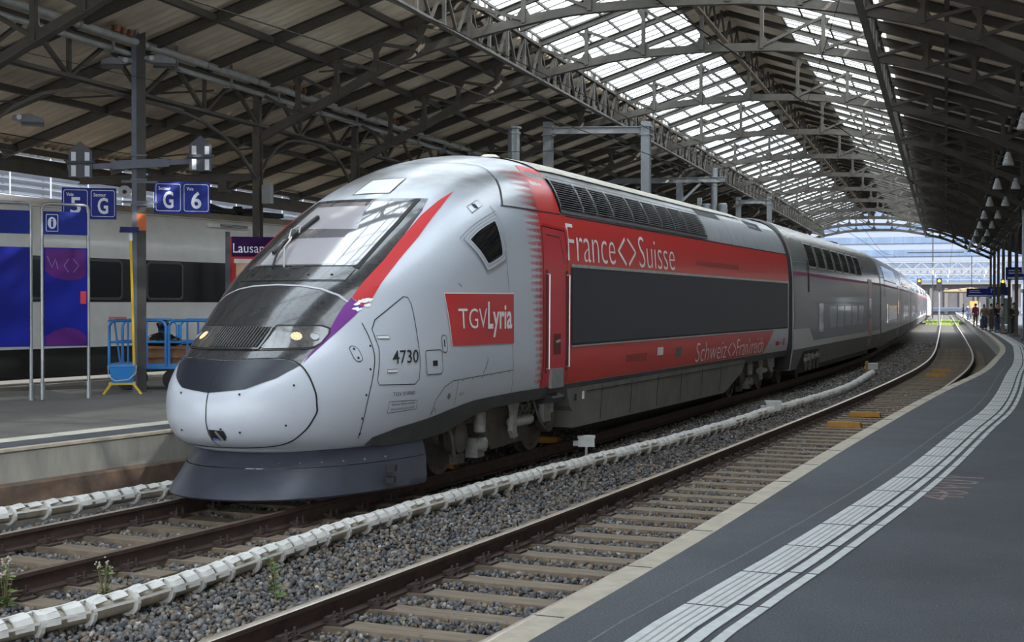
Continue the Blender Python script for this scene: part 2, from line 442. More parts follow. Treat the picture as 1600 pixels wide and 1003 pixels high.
y = 5.2
while y < 74:
    put(T7L, .75, y, 'weathered wooden sleeper of the empty near track', 'sleepers of the near track', y < 34); y += .595
y = 6.3
while y < 15:
    put(T6R, -.75, y, 'brown wooden sleeper in front of the train nose', 'sleepers in front of the train'); y += .62

for i, (x0, y0, lab) in enumerate(((-1.72, 25.6, 'yellow cover lying between the rails of the empty track, the nearest one'), (-1.40, 28.1, 'yellow cover between the rails just behind the nearest one'),
        (-.35, 44.6, 'worn yellow cover between the rails before the far bend, nearer of two'), (-.22, 47.6, 'worn yellow cover between the rails at the far bend, farther of two'))):
    m = MB(); m.box((0, 0, -.12), (.62, .20, .09), taper=.93); m.box((0, 0, -.07), (.5, .1, .012))
    x = float(pchip(y0, T7L)) + .70
    o = m.build('track_cover', M_yellow, loc=(x, y0, 0)); o.rotation_euler = (0, 0, -heading(T7L, y0)); tag(o, lab, 'track cover', 'yellow covers between the rails')
for x, y0, lab in ((-6.62, 17.6, 'orange-brown cover under the train just behind its first wheel'), (-6.2, 21.3, 'orange-brown cover under the train behind its second wheel')):
    m = MB(); m.box((0, 0, -.12), (.62, .20, .09), taper=.93); m.box((0, 0, -.07), (.5, .1, .012))
    o = m.build('track_cover', M_yellow, loc=(x, y0, 0)); o.rotation_euler = (0, 0, -.09); tag(o, lab, 'track cover', 'yellow covers under the train')

# ------------------------------------------------------------------ crushed stone
def stone_mat():
    m = bpy.data.materials.new('crushed_stone'); m.use_nodes = True; n = m.node_tree; b = n.nodes['Principled BSDF']
    a = n.nodes.new('ShaderNodeAttribute'); a.attribute_name = 'tint'; n.links.new(a.outputs['Color'], b.inputs['Base Color']); b.inputs['Roughness'].default_value = .85
    return m
M_stone = stone_mat()
def stones(name, label, count, sampler, size):
    t = (1 + 5**.5)/2
    ico = np.array([(-1,t,0),(1,t,0),(-1,-t,0),(1,-t,0),(0,-1,t),(0,1,t),(0,-1,-t),(0,1,-t),(t,0,-1),(t,0,1),(-t,0,-1),(-t,0,1)], float); ico /= np.linalg.norm(ico[0])
    tri = np.array([(0,11,5),(0,5,1),(0,1,7),(0,7,10),(0,10,11),(1,5,9),(5,11,4),(11,10,2),(10,7,6),(7,1,8),(3,9,4),(3,4,2),(3,2,6),(3,6,8),(3,8,9),(4,9,5),(2,4,11),(6,2,10),(8,6,7),(9,8,1)])
    P = sampler(count); k = len(P)
    q = RNG.normal(size=(k, 4)); q /= np.linalg.norm(q, axis=1)[:, None]; w, x, y, z = q.T
    rot = np.stack([1-2*(y*y+z*z), 2*(x*y-z*w), 2*(x*z+y*w), 2*(x*y+z*w), 1-2*(x*x+z*z), 2*(y*z-x*w), 2*(x*z-y*w), 2*(y*z+x*w), 1-2*(x*x+y*y)], 1).reshape(k, 3, 3)
    sc = RNG.uniform(.5, 1.2, (k, 3)) * (size * RNG.uniform(.6, 1.25, k))[:, None]
    base = ico[None] * RNG.uniform(.6, 1.28, (k, 12))[:, :, None] * sc[:, None, :]
    V = np.einsum('kij,knj->kni', rot, base) + P[:, None, :]
    F = tri[None] + (np.arange(k)*12)[:, None, None]
    me = bpy.data.meshes.new(name); nv, nf = k*12, k*20
    me.vertices.add(nv); me.vertices.foreach_set('co', V.reshape(-1).astype(np.float32))
    me.loops.add(nf*3); me.loops.foreach_set('vertex_index', F.reshape(-1).astype(np.int32))
    me.polygons.add(nf); me.polygons.foreach_set('loop_start', np.arange(0, nf*3, 3, dtype=np.int32)); 
    me.update(calc_edges=True); me.validate()
    pal = np.array([(.125,.127,.13),(.085,.089,.098),(.20,.19,.175),(.18,.14,.10),(.125,.095,.068),(.05,.052,.058),(.34,.32,.30)])
    c = pal[RNG.choice(7, k, p=[.22,.20,.14,.18,.12,.11,.03])] * RNG.uniform(.8, 1.2, (k, 1))
    colr = np.ones((k, 12, 4), np.float32); colr[:, :, :3] = c[:, None, :]
    at = me.attributes.new('tint', 'FLOAT_COLOR', 'POINT'); at.data.foreach_set('color', colr.reshape(-1))
    me.materials.append(M_stone); o = bpy.data.objects.new(name, me); COL.objects.link(o)
    o['kind'] = 'stuff'; o['label'] = label; o['category'] = 'ballast'; return o
def between(tabL, oL, tabR, oR, y0, y1, z0, zr, power=1.6, keep=None):
    def f(n):
        u = RNG.random(n); y = y0 + (y1-y0)*u**power; a = pchip(y, tabL) + oL; b = pchip(y, tabR) + oR
        x = a + (b-a)*RNG.random(n); z = z0 + zr*RNG.random(n)
        # sleepers stay clear of stones
        P = np.stack([x, y, z], 1); return P if keep is None else P[keep(P)]
    return f
def off_sleeper(y0, step, tab, off):
    def f(P):
        y = P[:, 1]; e = .3; tn = (pchip(y+e, tab) - pchip(y-e, tab))/(2*e); yy = y + (P[:, 0] - pchip(y, tab) - off)*tn
        return (np.abs(((yy - y0 + step/2) % step) - step/2) > .135) | (RNG.random(len(P)) < .015)
    return f
stones('ballast', 'grey and brown crushed stone between the two tracks', 52000, between(T6R, .10, T7L, -.10, 5.5, 36, -.25, .06, 1.9), .026)
stones('ballast', 'crushed stone in the bed of the empty near track', 46000, between(T7L, .08, T7L, 1.9, 6.0, 38, -.24, .055, 1.7, off_sleeper(5.2, .595, T7L, .75)), .025)
stones('ballast', 'crushed stone between the rails in front of the train nose', 20000, between(T6R, -1.42, T6R, -.08, 7, 24, -.245, .06, 1.3, off_sleeper(6.3, .62, T6R, -.75)), .026)
stones('ballast', 'crushed stone beside the rail below the left platform', 8000, between(T6R, -2.6, T6R, -1.6, 9, 19, -.26, .06, 1.2), .027)
stones('ballast', 'crushed stone farther along the tracks', 20000, between(T6R, .10, T7L, -.10, 32, 85, -.27, .06, 1.5), .042)

# ------------------------------------------------------------------ white cable guards
def guard(pts, seg, r, name, label):
    pts = [Vector(p) for p in pts]
    # smooth resample
    t = [0]
    for a, b in zip(pts, pts[1:]): t.append(t[-1] + (b-a).length)
    fx, fy, fz = ([(tt, p[i]) for tt, p in zip(t, pts)] for i in range(3))
    n = int(t[-1]/seg); S = np.linspace(0, t[-1], n*3+1)
    P = [Vector(p) for p in zip(pchip(S, fx), pchip(S, fy), pchip(S, fz))]
    root = thing(name, label, 'cable guard', (0, 0, 0))
    MB().tube(P, r*.78, 10).build('inner_cable', M_cable_in, root, smooth=50)
    segs = []
    for i in range(n):
        a, b = P[3*i], P[3*i+3]; d = (b-a); L = d.length
        if not segs or (i % 2 and len(segs) < 2):
            m = MB()
            m.lathe((0, 0, 0), (0, 1, 0), [(r*.9,0),(r*1.18,0),(r*1.18,.035),(r*.9,.035)], 14)
            rot = .5 if i % 2 else -.3
            for k, (y0, y1) in enumerate(((.05,.36),(.52,.86))):
                for s_ in range(5 if k else 3):
                    q = rot + (s_-2)*.45 + (0 if k else .9)
                    c = Vector((math.sin(q), 0, math.cos(q)))
                    m.bar(c*r*1.02 + Vector((0, y0*seg, 0)), c*r*(1.12 if k else 1.22) + Vector((0, y1*seg, 0)), r*.52, .014, c)
            for q in (-1.5, 1.25, .1):
                c = Vector((math.sin(q), 0, math.cos(q))); m.bar(c*r*1.06, c*r*1.06 + Vector((0, seg*.98, 0)), r*.24, .018, c)
            o = m.build('guard_segment', M_cable, root); segs.append(o.data)
        else:
            o = bpy.data.objects.new('guard_segment', segs[(i//2) % 2 if i > 1 else i % 2]); COL.objects.link(o); o.parent = root
        o.location = a; o.rotation_mode = 'QUATERNION'; o.rotation_quaternion = d.to_track_quat('Y', 'Z') 
        o.scale = (1, L/seg, 1)
    return root
guard([(-6.15,6.6,-.12),(-5.91,7.64,-.11),(-5.66,8.65,-.11),(-5.60,9.79,-.12),(-5.52,11.9,-.12),(-5.25,14.53,-.12),(-4.68,18.4,-.12),(-4.19,21.36,-.12),(-3.78,24.5,-.12),(-3.42,27.68,-.10),(-3.05,31,-.12),(-2.62,34.6,-.11),(-2.40,38,-.12),(-2.28,42,-.11),(-2.22,45.4,-.12)], .42, .085, 'cable_guard', 'long white segmented cable guard lying on the stones between the two tracks')
guard([(-10.3,8.6,-.12),(-9.55,10.8,-.11),(-9.15,11.9,-.11),(-8.87,13.2,-.11),(-8.55,14.9,-.12),(-8.2,17,-.12)], .42, .085, 'cable_guard', 'short white segmented cable guard below the left platform')

# track-side boxes
def stake_box(x, y, h, label, s=1.0, yellow=False):
    t = thing('trackside_box', label, 'box', (x, y, -.26), .25)
    MB().box((0, 0, h/2), (.035, .035, h)).build('stake', mat('galvanised', (.36,.37,.38), .45, metal=.6, var=.2, scale=12), t)
    m = MB(); m.box((0, 0, h+.07*s), (.24*s, .17*s, .13*s)); m.box((0, 0, h+.145*s), (.26*s, .19*s, .03*s)); m.box((-.15*s, 0, h+.05*s), (.09*s, .09*s, .07*s))
    m.build('housing', mat('box_white', (.60,.62,.60), .5, var=.15, scale=10), t)
    MB().tube([(0,.08,h), (.1,.16,h*.5), (.3,.25,.04), (.7,.3,.02)], .012, 6).build('cable', mat('black_rubber', (.012,.012,.013), .6), t)
    if yellow: MB().box((-.18, 0, h*.55+.1), (.10, .12, .55)).build('marker_plate', M_yellow, t)
stake_box(-5.0, 19.5, .24, 'small white box on a stake beside the second wheel of the train')
stake_box(-3.34, 28.3, .16, 'white box with black cables on the stones, beside the long cable guard', 1.25)
stake_box(-2.25, 46.0, .22, 'white box with a yellow plate at the far end of the cable guard', 1.3, True)

# ------------------------------------------------------------------ weeds
M_leaf = mat('weed_leaf', (.10,.20,.045), .7, var=.5, scale=8, col2=(.17,.21,.07)); M_stem = mat('weed_stem', (.13,.11,.05), .8)
M_flower = mat('dry_flower', (.40,.36,.30), .9)
def weed(x, y, h, label, bushy, dry):
    t = thing('weed', label, 'plant', (x, y, -.24)); st, lf, fl = MB(), MB(), MB(); rg = random.Random(int(x*100))
    for k in range(bushy):
        dx, dy = rg.uniform(-.16, .16)*h*1.2, rg.uniform(-.08, .08)*h; hh = h*rg.uniform(.65, 1.0)
        pts = [(0, 0, 0), (dx*.3, dy*.3, hh*.4), (dx*.8, dy*.8, hh*.8), (dx, dy, hh)]; st.tube(pts, [.006, .005, .004, .002], 5)
        for i in range(int((16 if dry else 34)*hh/.5)):
            u = rg.uniform(.12, 1); px, py, pz = dx*u, dy*u, hh*u; a = rg.uniform(0, 6.28); L = rg.uniform(.045, .085)*(1.25-u*.6)
            ex, ey, ez = px + math.cos(a)*L, py + math.sin(a)*L, pz + rg.uniform(-.01, .03)
            q = Vector((-math.sin(a), math.cos(a), .3))*L*.26; mid = Vector(((px+ex)/2, (py+ey)/2, (pz+ez)/2 + .006))
            lf.add([(px, py, pz), mid + q, (ex, ey, ez), mid - q], [(0, 1, 2, 3)])
        if dry:
            for i in range(5): fl.lathe((dx + rg.uniform(-.02, .02), dy, hh + rg.uniform(-.03, .02)), (0, 0, 1), [(.003, 0), (.009, .006), (.004, .013)], 6)
    st.build('stem', M_stem, t); lf.build('leaf', M_leaf, t)
    if dry: fl.build('flower_head', M_flower, t)
weed(-6.07, 9.0, .40, 'tall thin flowering weed beside the cable guard in the left foreground', 5, True)
weed(-4.86, 9.45, .45, 'single green leafy weed in the stones beside the empty track', 3, False)
weed(-6.62, 8.55, .42, 'bushy weed at the left edge of the picture', 6, True)
# ------------------------------------------------------------------ station hall
M_steel = mat('hall_steel', (.092,.081,.067), .7, var=.3, scale=3, col2=(.066,.058,.049))
M_steel_l = mat('hall_steel_light', (.15,.14,.125), .65, var=.25, scale=3)
M_sheet = mat('corrugated_sheet', (.80,.69,.54), .85, var=.3, scale=1.6, col2=(.58,.49,.385), stretch=(.5, 2, 1))
M_galv = MATS['galvanised']
XC, XL, XR, XRC = -14.9, -5.69 - 4.12, -5.69 + 4.12, 3.52      # columns, skylight edges
XM = -5.69; SL = .32; EDGE = 14.37
YT = [2.0, 10.5, 18.7, 28.1, 33.5, 41.9, 50.5, 59.0, 67.5, 76.0, 84.5, 93.0, 101.5, 110.0, 118.5]
Y0, Y1 = -5.0, 119.0
def zr(x): return 10.08 - SL*abs(x - XM)
def zc(x):                                                     # lower chord of the arch trusses
    a = abs(x - XM)
    return float(pchip(a, [(0,8.22),(1.74,8.16),(3.16,7.96),(4.12,7.77),(5.4,7.45),(6.3,7.10),(7.25,6.62),(8.2,6.20),(9.21,5.72)]))

def sheet(name, xa, xb):
    y = np.arange(Y0, Y1, .06); zz = .036*np.sin(y/.28*2*math.pi)
    xs = np.linspace(xa, xb, 3); V = []; k = len(y)
    for x in xs:
        for yy, dz in zip(y, zz): V.append((x, yy, zr(x) + dz + .03))
    F = [(i*k+j, i*k+j+1, (i+1)*k+j+1, (i+1)*k+j) for i in range(2) for j in range(k-1)]
    mb = MB(); mb.add(V, F); o = mb.build(name, M_sheet, smooth=80)
    md = o.modifiers.new('thickness', 'SOLIDIFY'); md.thickness = .012
    return struct(o)
sheet('ceiling_left', XM - EDGE, XL - .15); sheet('ceiling_right', XR + .15, XM + EDGE + 2); sheet('ceiling_ridge', XM - .95, XM); sheet('ceiling_ridge', XM, XM + 1.6)

def glass_mat():
    m = bpy.data.materials.new('skylight_glass'); m.use_nodes = True; n = m.node_tree; n.nodes.clear()
    o = n.nodes.new('ShaderNodeOutputMaterial'); mx = n.nodes.new('ShaderNodeMixShader'); t = n.nodes.new('ShaderNodeBsdfTransparent'); l = n.nodes.new('ShaderNodeBsdfTranslucent')
    t.inputs[0].default_value = (.9,.95,.97,1); l.inputs[0].default_value = (.85,.92,.95,1); mx.inputs[0].default_value = .82
    n.links.new(t.outputs[0], mx.inputs[1]); n.links.new(l.outputs[0], mx.inputs[2]); n.links.new(mx.outputs[0], o.inputs[0]); return m
M_glass = glass_mat()
def skylight(name, xa, xb):
    mb = MB(); mb.add([(xa, Y0, zr(xa)+.04), (xb, Y0, zr(xb)+.04), (xb, Y1, zr(xb)+.04), (xa, Y1, zr(xa)+.04)], [(0,1,2,3)])
    w = struct(mb.build(name, M_glass))
    b = MB(); y = Y0
    while y < Y1:
        b.bar((xa, y, zr(xa)+.02), (xb, y, zr(xb)+.02), .022, .03); y += .55
    b.build('glazing_bars', M_steel_l, w)['kind'] = 'structure'
    for k in range(5):
        x = xa + (xb-xa)*k/4; MB().bar((x, Y0, zr(x)), (x, Y1, zr(x)), .045, .06).build('glazing_rail', M_steel_l, w)
    return w
skylight('window_1', XL + .05, XM - .95); skylight('window_2', XM + 1.6, XR - .05)

def nth(i): return ('nearest', 'second', 'third', 'fourth', 'fifth', 'sixth', 'seventh', 'eighth', 'ninth', 'tenth', 'eleventh', 'twelfth', 'thirteenth', 'fourteenth', 'last')[i]
def truss():
    root = thing('roof_truss', '', 'roof truss', group='arched roof trusses of the hall')
    uc, lc, vts, dgs = MB(), MB(), [], []; gs = lc
    for s in (-1, 1):
        uc.ibeam((XM, 0, zr(XM)-.09), (XM + s*4.1, 0, zr(XM + s*4.1)-.10), .14, .16); uc.ibeam((XM + s*4.1, 0, zr(XM + s*4.1)-.14), (XM + s*(EDGE - .1), 0, zr(XM + s*(EDGE-.1))-.14), .15, .24)
    xs = np.linspace(XC, XRC, 41); prev = None
    for x in xs:
        p = (float(x), 0, zc(x))
        if prev: lc.bar(prev, p, .17, .02, (0,0,1)); lc.bar((prev[0], 0, prev[2]+.10), (p[0], 0, p[2]+.10), .02, .19)
        prev = p
    a = [9.21, 8.2, 7.25, 6.3, 5.25, 4.12, 2.9, 1.45, 0]
    for s in (-1, 1):
        for i, q in enumerate(a):
            if q == 0 and s == 1: continue
            x = XM + s*q; vt = MB(); vts.append(vt); vt.bar((x, 0, zc(x)+.05), (x, 0, zr(x)-.2), .09, .10, (0,1,0))
            for z_, sg, gs in ((zc(x)+.2, 1, lc), (zr(x)-.3, -1, uc)):
                gs.prism([(x-.17, z_-sg*.02), (x+.17, z_-sg*.02), (x+.07, z_+sg*.15), (x-.07, z_+sg*.15)], -.012, .012)
            if i:
                xo = XM + s*a[i-1]; dg = MB(); dgs.append(dg); dg.bar((xo, 0, zr(xo)-.25), (x, 0, zc(x)+.12), .07, .09, (0,1,0))
    uc.build('upper_chord', M_steel, root); lc.build('lower_chord', M_steel, root);
    for q in vts: q.build('vertical_member', M_steel, root)
    for q in dgs: q.build('diagonal_member', M_steel, root)
    return root
t0 = truss()
for i, y in enumerate(YT):
    lab = f'brown arched steel roof truss spanning the hall, {nth(i)} from the camera end' if i < 14 else 'dark arched steel truss closing the far end of the hall against the light'
    if i == 0: t0.location = (0, y, 0); t0['label'] = lab
    else: copy_tree(t0, (0, y, 0), label=lab)
# common rafters
rf = MB()
for s in (-1, 1): rf.ibeam((XM, 0, zr(XM)-.07), (XM + s*4.1, 0, zr(XM + s*4.1)-.085), .11, .14); rf.ibeam((XM + s*4.1, 0, zr(XM + s*4.1)-.12), (XM + s*(EDGE-.1), 0, zr(XM + s*(EDGE-.1))-.12), .12, .20)
r0 = rf.build('roof_rafter', M_steel); used = False
for i, (a, b) in enumerate(zip([-6.5] + YT, YT)):
    n = 4 if b - a > 6 else 3
    for k in range(1, n):
        o = r0 if not used else r0.copy()
        if used: COL.objects.link(o)
        used = True; o.location = (0, a + (b-a)*k/n, 0)
        tag(o, 'brown steel rafter under the hall roof between two arched trusses', 'rafter', 'rafters between the roof trusses')
# purlins
for s, side in ((-1, 'left'), (1, 'right')):
    for q, lab in ((13.9, 'along the eaves'), (11.6, 'between eaves and columns'), (7.6, 'first one inside the columns'), (5.7, 'next to the skylight')):
        x = XM + s*q
        tag(MB().bar((x, Y0, zr(x)-.13), (x, Y1, zr(x)-.13), .10, .13).build('purlin', M_steel), f'long steel purlin under the {side} roof slope, {lab}', 'purlin', 'purlins of the hall roof')
for s, side in ((-1, 'left'), (1, 'right')):
    x = XM + s*(EDGE-.02); tag(MB().bar((x, Y0, zr(x)-.25), (x, Y1, zr(x)-.25), .05, .38).build('eaves_board', M_steel), f'brown eaves board closing the {side} edge of the hall roof', 'eaves board')
# lattice girders over the columns, with arched braces between the columns
def girder(x, side):
    root = thing('lattice_girder', f'brown lattice girder running along the {side} row of columns', 'girder')
    zb, zt = 6.12, zr(x) - .22
    for dx in (-.07, .07):
        MB().bar((x+dx, Y0, zt), (x+dx, Y1, zt), .08, .08).build('top_chord', M_steel, root)
        MB().bar((x+dx, Y0, zb), (x+dx, Y1, zb), .08, .06).build('bottom_chord', M_steel, root)
    w = MB()
    for a, b in zip(YT, YT[1:]):
        n = 8 if b-a > 6 else 5; d = (b-a)/n
        for k in range(n):
            y = a + k*d; w.bar((x, y, zt if k % 2 else zb), (x, y+d, zb if k % 2 else zt), .06, .08, (1,0,0))
            if k % 4 == 2: w.bar((x, y, zb), (x, y, zt), .07, .07, (1,0,0))
    w.build('lattice_web', M_steel, root)['kind'] = 'stuff'
    for a, b in zip(YT, YT[1:]):
        m = MB(); P = []
        for k in range(13):
            u = -1 + 2*k/12; P.append((x, (a+b)/2 + u*(b-a)/2, 6.02 - 1.15*abs(u)**3.2))
        for p, q in zip(P, P[1:]): m.bar(p, q, .07, .055)
        m.build('arched_brace', M_steel, root)
girder(XC, 'left'); girder(XRC, 'right')
def sky_truss(x, side):
    root = thing('skylight_truss', f'long lattice truss along the {side} edge of the skylight', 'truss'); zb, zt = 7.74, zr(x) - .18
    MB().bar((x, Y0, zb), (x, Y1, zb), .14, .05).build('bottom_chord', M_steel_l, root); MB().bar((x, Y0, zt), (x, Y1, zt), .12, .07).build('top_chord', M_steel, root)
    w, p = MB(), MB()
    for a, b in zip(YT, YT[1:]):
        n = 6 if b-a > 6 else 4; d = (b-a)/n
        for k in range(n):
            y = a + k*d; p.bar((x, y, zb), (x, y, zt+.3), .07, .07, (1,0,0)); w.bar((x, y+.05, zt), (x, y+d/2, zb), .05, .06, (1,0,0)); w.bar((x, y+d/2, zb), (x, y+d-.05, zt), .05, .06, (1,0,0))
    p.build('posts', M_steel_l, root)['kind'] = 'stuff'; w.build('lattice_web', M_steel, root)['kind'] = 'stuff'
    u = MB(); y = YT[0]
    while y < Y1 - 1: u.bar((x, y, zt+.02), (x, y, zt+.30), .05, .05, (1,0,0)); y += .46
    u.build('upstand_posts', mat('cream_steel', (.42,.41,.36), .7), root)['kind'] = 'stuff'
sky_truss(XL, 'left'); sky_truss(XR, 'right')
rb = thing('ridge_beam', 'light brown lattice beam running under the ridge of the hall roof', 'beam')
MB().bar((XM, Y0, 9.15), (XM, Y1, 9.15), .13, .05).build('bottom_flange', mat('rust_paint', (.26,.19,.14), .75, var=.4, scale=5), rb)
m = MB(); y = YT[0]; k = 0
while y < Y1 - 1.5: m.bar((XM, y, 9.15 if k % 2 else 9.85), (XM, y+.72, 9.85 if k % 2 else 9.15), .05, .05, (1,0,0)); y += .72; k += 1
m.build('lattice_web', M_steel, rb)['kind'] = 'stuff'
# columns
c0 = thing('column', '', 'column', group='columns of the hall')
mb = MB(); mb.ibeam((0,0,.40), (0,0,5.9), .17, .19, (0,1,0)); mb.build('shaft', M_steel, c0)
mb = MB(); mb.box((0,0,.45), (.38,.38,.10)); mb.build('base_plate', M_steel, c0)
mb = MB(); mb.box((0, 0, 6.35), (.15, .14, 1.1)); mb.build('head', M_steel, c0)
first_c = True
for x, side in ((XC, 'left'), (XRC, 'right')):
    for i, y in enumerate(YT):
        if side == 'right' and y < 50: continue
        lab = f'brown steel column of the {side} row carrying the {nth(i)} roof truss'
        if first_c: c0.location = (x, y, 0); c0['label'] = lab; first_c = False
        else: copy_tree(c0, (x, y, 0), label=lab)
for k, (a, b, xa, xb) in enumerate(((19.5, 25.5, -13.6, -10.4), (28.6, 33.0, -13.6, -10.4), (34.5, 40.5, -13.6, -10.4), (20.0, 27.0, -19.2, -15.4), (29.0, 36.0, -19.2, -15.4))):
    tag(MB().tube([(xa, a, zr(xa)-.2), (xb, b, zr(xb)-.2)], .022, 6).build('bracing_rod', M_steel), f'thin slanted bracing rod under the left roof slope, {nth(k)} of five', 'bracing rod', 'bracing rods of the left roof slope')
# service pipes with hangers under the left slope
pipe = thing('service_pipe', 'pair of long grey service pipes hung along the left column row', 'pipe')
MB().tube([(XC+.28, Y0, 7.02), (XC+.28, Y1, 7.02)], .078, 12).build('upper_pipe', mat('pipe_grey', (.46,.47,.45), .5, metal=.3, var=.25, scale=4), pipe, smooth=40)
MB().tube([(XC+.16, Y0, 6.80), (XC+.16, Y1, 6.80)], .055, 10).build('lower_pipe', MATS['pipe_grey'], pipe, smooth=40)
for i, y in enumerate(np.arange(0, Y1, 2.2)):
    m = MB(); m.bar((XC+.28, y, 6.74), (XC+.28, y, zr(XC+.28)-.02), .05, .03); m.box((XC+.22, y, 6.72), (.30, .05, .03)); m.build('pipe_hanger', M_galv, pipe)
    MB().lathe((XC+.28, y+1.1, 7.02), (0,1,0), [(.09,0),(.09,.07)], 12).build('pipe_collar', M_galv, pipe, smooth=40)
for y0 in (21.9, 29.2, 35.2):
    for k in range(3): MB().lathe((XC+.42, y0 + k*.22, 7.05), (0,0,1), [(.05,0),(.06,.03),(.05,.12)], 8).build('insulator', mat('insulator_brown', (.20,.075,.03), .4), pipe)

# ------------------------------------------------------------------ catenary frames, posts and wires behind the train
M_mast = mat('mast_grey', (.27,.285,.30), .5, metal=.3, var=.2, scale=3)
def portal(x0, y0, x1, y1, zt, label, w=.25, z0=.4, over=.12):
    t = thing('catenary_portal', label, 'catenary frame')
    for (x, y) in ((x0, y0), (x1, y1)): MB().ibeam((x, y, z0), (x, y, zt+over), w, w, (0,1,0), .022, .022).build('post', M_mast, t)
    MB().ibeam((x0, y0, zt-.12), (x1, y1, zt-.12), .15, .20).build('cross_beam', M_mast, t)
    for (x, y) in ((x0, y0), (x1, y1)):
        for dz in (.02, .26): MB().box((x, y, zt-dz), (w*1.3, w*1.3, .03)).build('bracket', M_mast, t)
    return t
portal(-11.05, 38.6, -8.30, 39.3, 7.25, 'large grey steel catenary frame standing behind the front half of the train')
portal(-10.3, 72, -8.75, 72.4, 7.55, 'small grey steel catenary frame farther back behind the train')
t = thing('catenary_portal', 'grey beam on posts with a slanted brace behind the middle of the train', 'catenary frame')
MB().ibeam((-13.8, 57, 7.3), (-8.9, 58.2, 7.35), .16, .22).build('cross_beam', M_mast, t); MB().ibeam((-10.75, 57.8, .4), (-10.75, 57.8, 7.25), .26, .26, (0,1,0)).build('post', M_mast, t)
MB().bar((-10.7, 57.8, 6.4), (-9.9, 58, 7.2), .10, .10).build('brace', M_mast, t); MB().ibeam((-13.6, 57.1, .4), (-13.6, 57.1, 7.25), .2, .2, (0,1,0)).build('post', M_mast, t)
t = thing('mast', 'grey tubular mast with round clamps rising behind the middle of the train', 'mast', (-9.35, 58.2, .4))
MB().tube([(0,0,0), (0,0,7.45)], .13, 12).build('pole', M_mast, t, smooth=40)
for dx in (-.35, .35): MB().lathe((dx, .05, 5.2), (0,0,1), [(.2,0),(.2,.7),(.14,.75)], 14).build('weight', M_mast, t, smooth=40)
MB().bar((-.62, 0, 0), (-.62, 0, 6.2), .18, .18, (0,1,0)).build('side_post', M_mast, t); MB().bar((-.62, 0, 5.5), (.4, 0, 5.5), .06, .06).build('arm', M_mast, t)
t = thing('mast', 'thick grey round mast with a bolted collar behind the train cab', 'mast', (-11.35, 36.2, .4))
MB().tube([(0,0,0), (0,0,6.35)], .17, 8).build('pole', M_mast, t); MB().lathe((0,0,6.35), (0,0,1), [(.2,0),(.2,.05),(.16,.06),(.16,.14),(.23,.15),(.23,.2)], 8).build('collar', M_mast, t)
M_wire = mat('wire', (.04,.037,.034), .9, spec=.1)
def wire(pts, label, r=.008):
    tag(MB().tube(pts, r, 5).build('overhead_wire', M_wire), label, 'wire')
def sag(p, q, s, n=14): return [tuple(Vector(p).lerp(Vector(q), i/n) - Vector((0,0,s*4*(i/n)*(1-i/n)))) for i in range(n+1)]
tr6 = [(x, y) for x, y in path(T6R, 2, 118, 4.0, -.75)]
wire([(x, y, 5.05) for x, y in tr6], 'thin contact wire strung above the red and white train'); wire([(x-.3, y, 5.75 + .25*math.sin(y*.12)) for x, y in tr6], 'thin carrier wire above the contact wire of the train', .009)
wire([(x, y, 5.15) for x, y in path(T7L, 4, 118, 4.0, .75)], 'thin contact wire strung above the empty near track', .008)
wire(sag((-16.5, 12, 6.5), (-7.4, 58, 6.9), .4), 'slack wire crossing under the left roof slope from the left edge', .006)
wire(sag((-14.7, 28.1, 6.0), (-7.9, 36, 6.3), .3), 'slack wire from the second column to the mast behind the cab', .01)
wire(sag((-18.5, 20, 5.6), (-14.9, 36, 5.6), .25), 'slack wire under the left eaves', .01)
wire(sag((-8.3, 39.3, 6.2), (-4.2, 84.5, 7.5), .5), 'slanted wire from the large catenary frame up to the roof' , .008)
wire(sag((-1.5, 24, 8.0), (-8.6, 72, 7.4), .3), 'long dark wire slanting across the skylight', .008)
# ------------------------------------------------------------------ the high-speed power car (own frame: x to the platform side, y backwards from the first wheel, z up from the rail)
SF = [(.60,-3.30),(.68,-3.50),(.78,-3.60),(.92,-3.65),(1.05,-3.645),(1.2,-3.60),(1.36,-3.48),(1.5,-3.33),(1.72,-3.02),(2.0,-2.70),(2.24,-2.36),(2.46,-1.95),(2.9,-1.15),(3.27,-.45),(3.5,.02),(3.7,.48),(3.85,.9),(3.97,1.35),(4.06,1.85),(4.12,2.4),(4.15,3.2)]
SE = [(.60,-.6),(1.0,-.5),(1.7,-.1),(2.4,.5),(3.0,1.2),(3.5,2.2),(3.8,3.0),(4.0,4),(4.15,5)]
PP = [(.6,2.3),(1.2,2.3),(2.0,2.3),(2.6,2.6),(3.3,2.6),(4.1,2.2)]
def TW(z):
    z = np.asarray(z, float); up = np.clip((z-2.3)/1.852, 0, 1); lo = np.clip((1.5-z)/1.6, 0, 1)
    return 1.4*np.maximum(1-up**3.0, 0)**(1/3.0)*(1-lo**2.4)**(1/2.4)
def t_side(s, z):
    p, sf, se = pchip(z, PP), pchip(z, SF), pchip(z, SE); c = np.clip((se-s)/(se-sf), 0, 1)
    return TW(z)*np.sin(np.arccos(c**(p/2)))**(2/p)
def side(s, z): return (float(t_side(s, z)), s, z)
def side_l(s, z): return (-float(t_side(s, z)), s, z)
def front(t, z):
    p, sf, se, T = pchip(z, PP), pchip(z, SF), pchip(z, SE), TW(z)
    th = np.arcsin(np.clip(abs(t)/T, 0, 1)**(p/2)); return (t, float(se-(se-sf)*np.cos(th)**(2/p)), z)
def roof(s, t):
    lo, hi = 2.5, 4.1499
    for _ in range(40):
        mid = (lo+hi)/2
        if float(t_side(s, mid)) > abs(t): lo = mid
        else: hi = mid
    return (t, s, lo)
PC_A = (1.26/14.973, 14.92/14.973); PC_N = (PC_A[1], -PC_A[0])
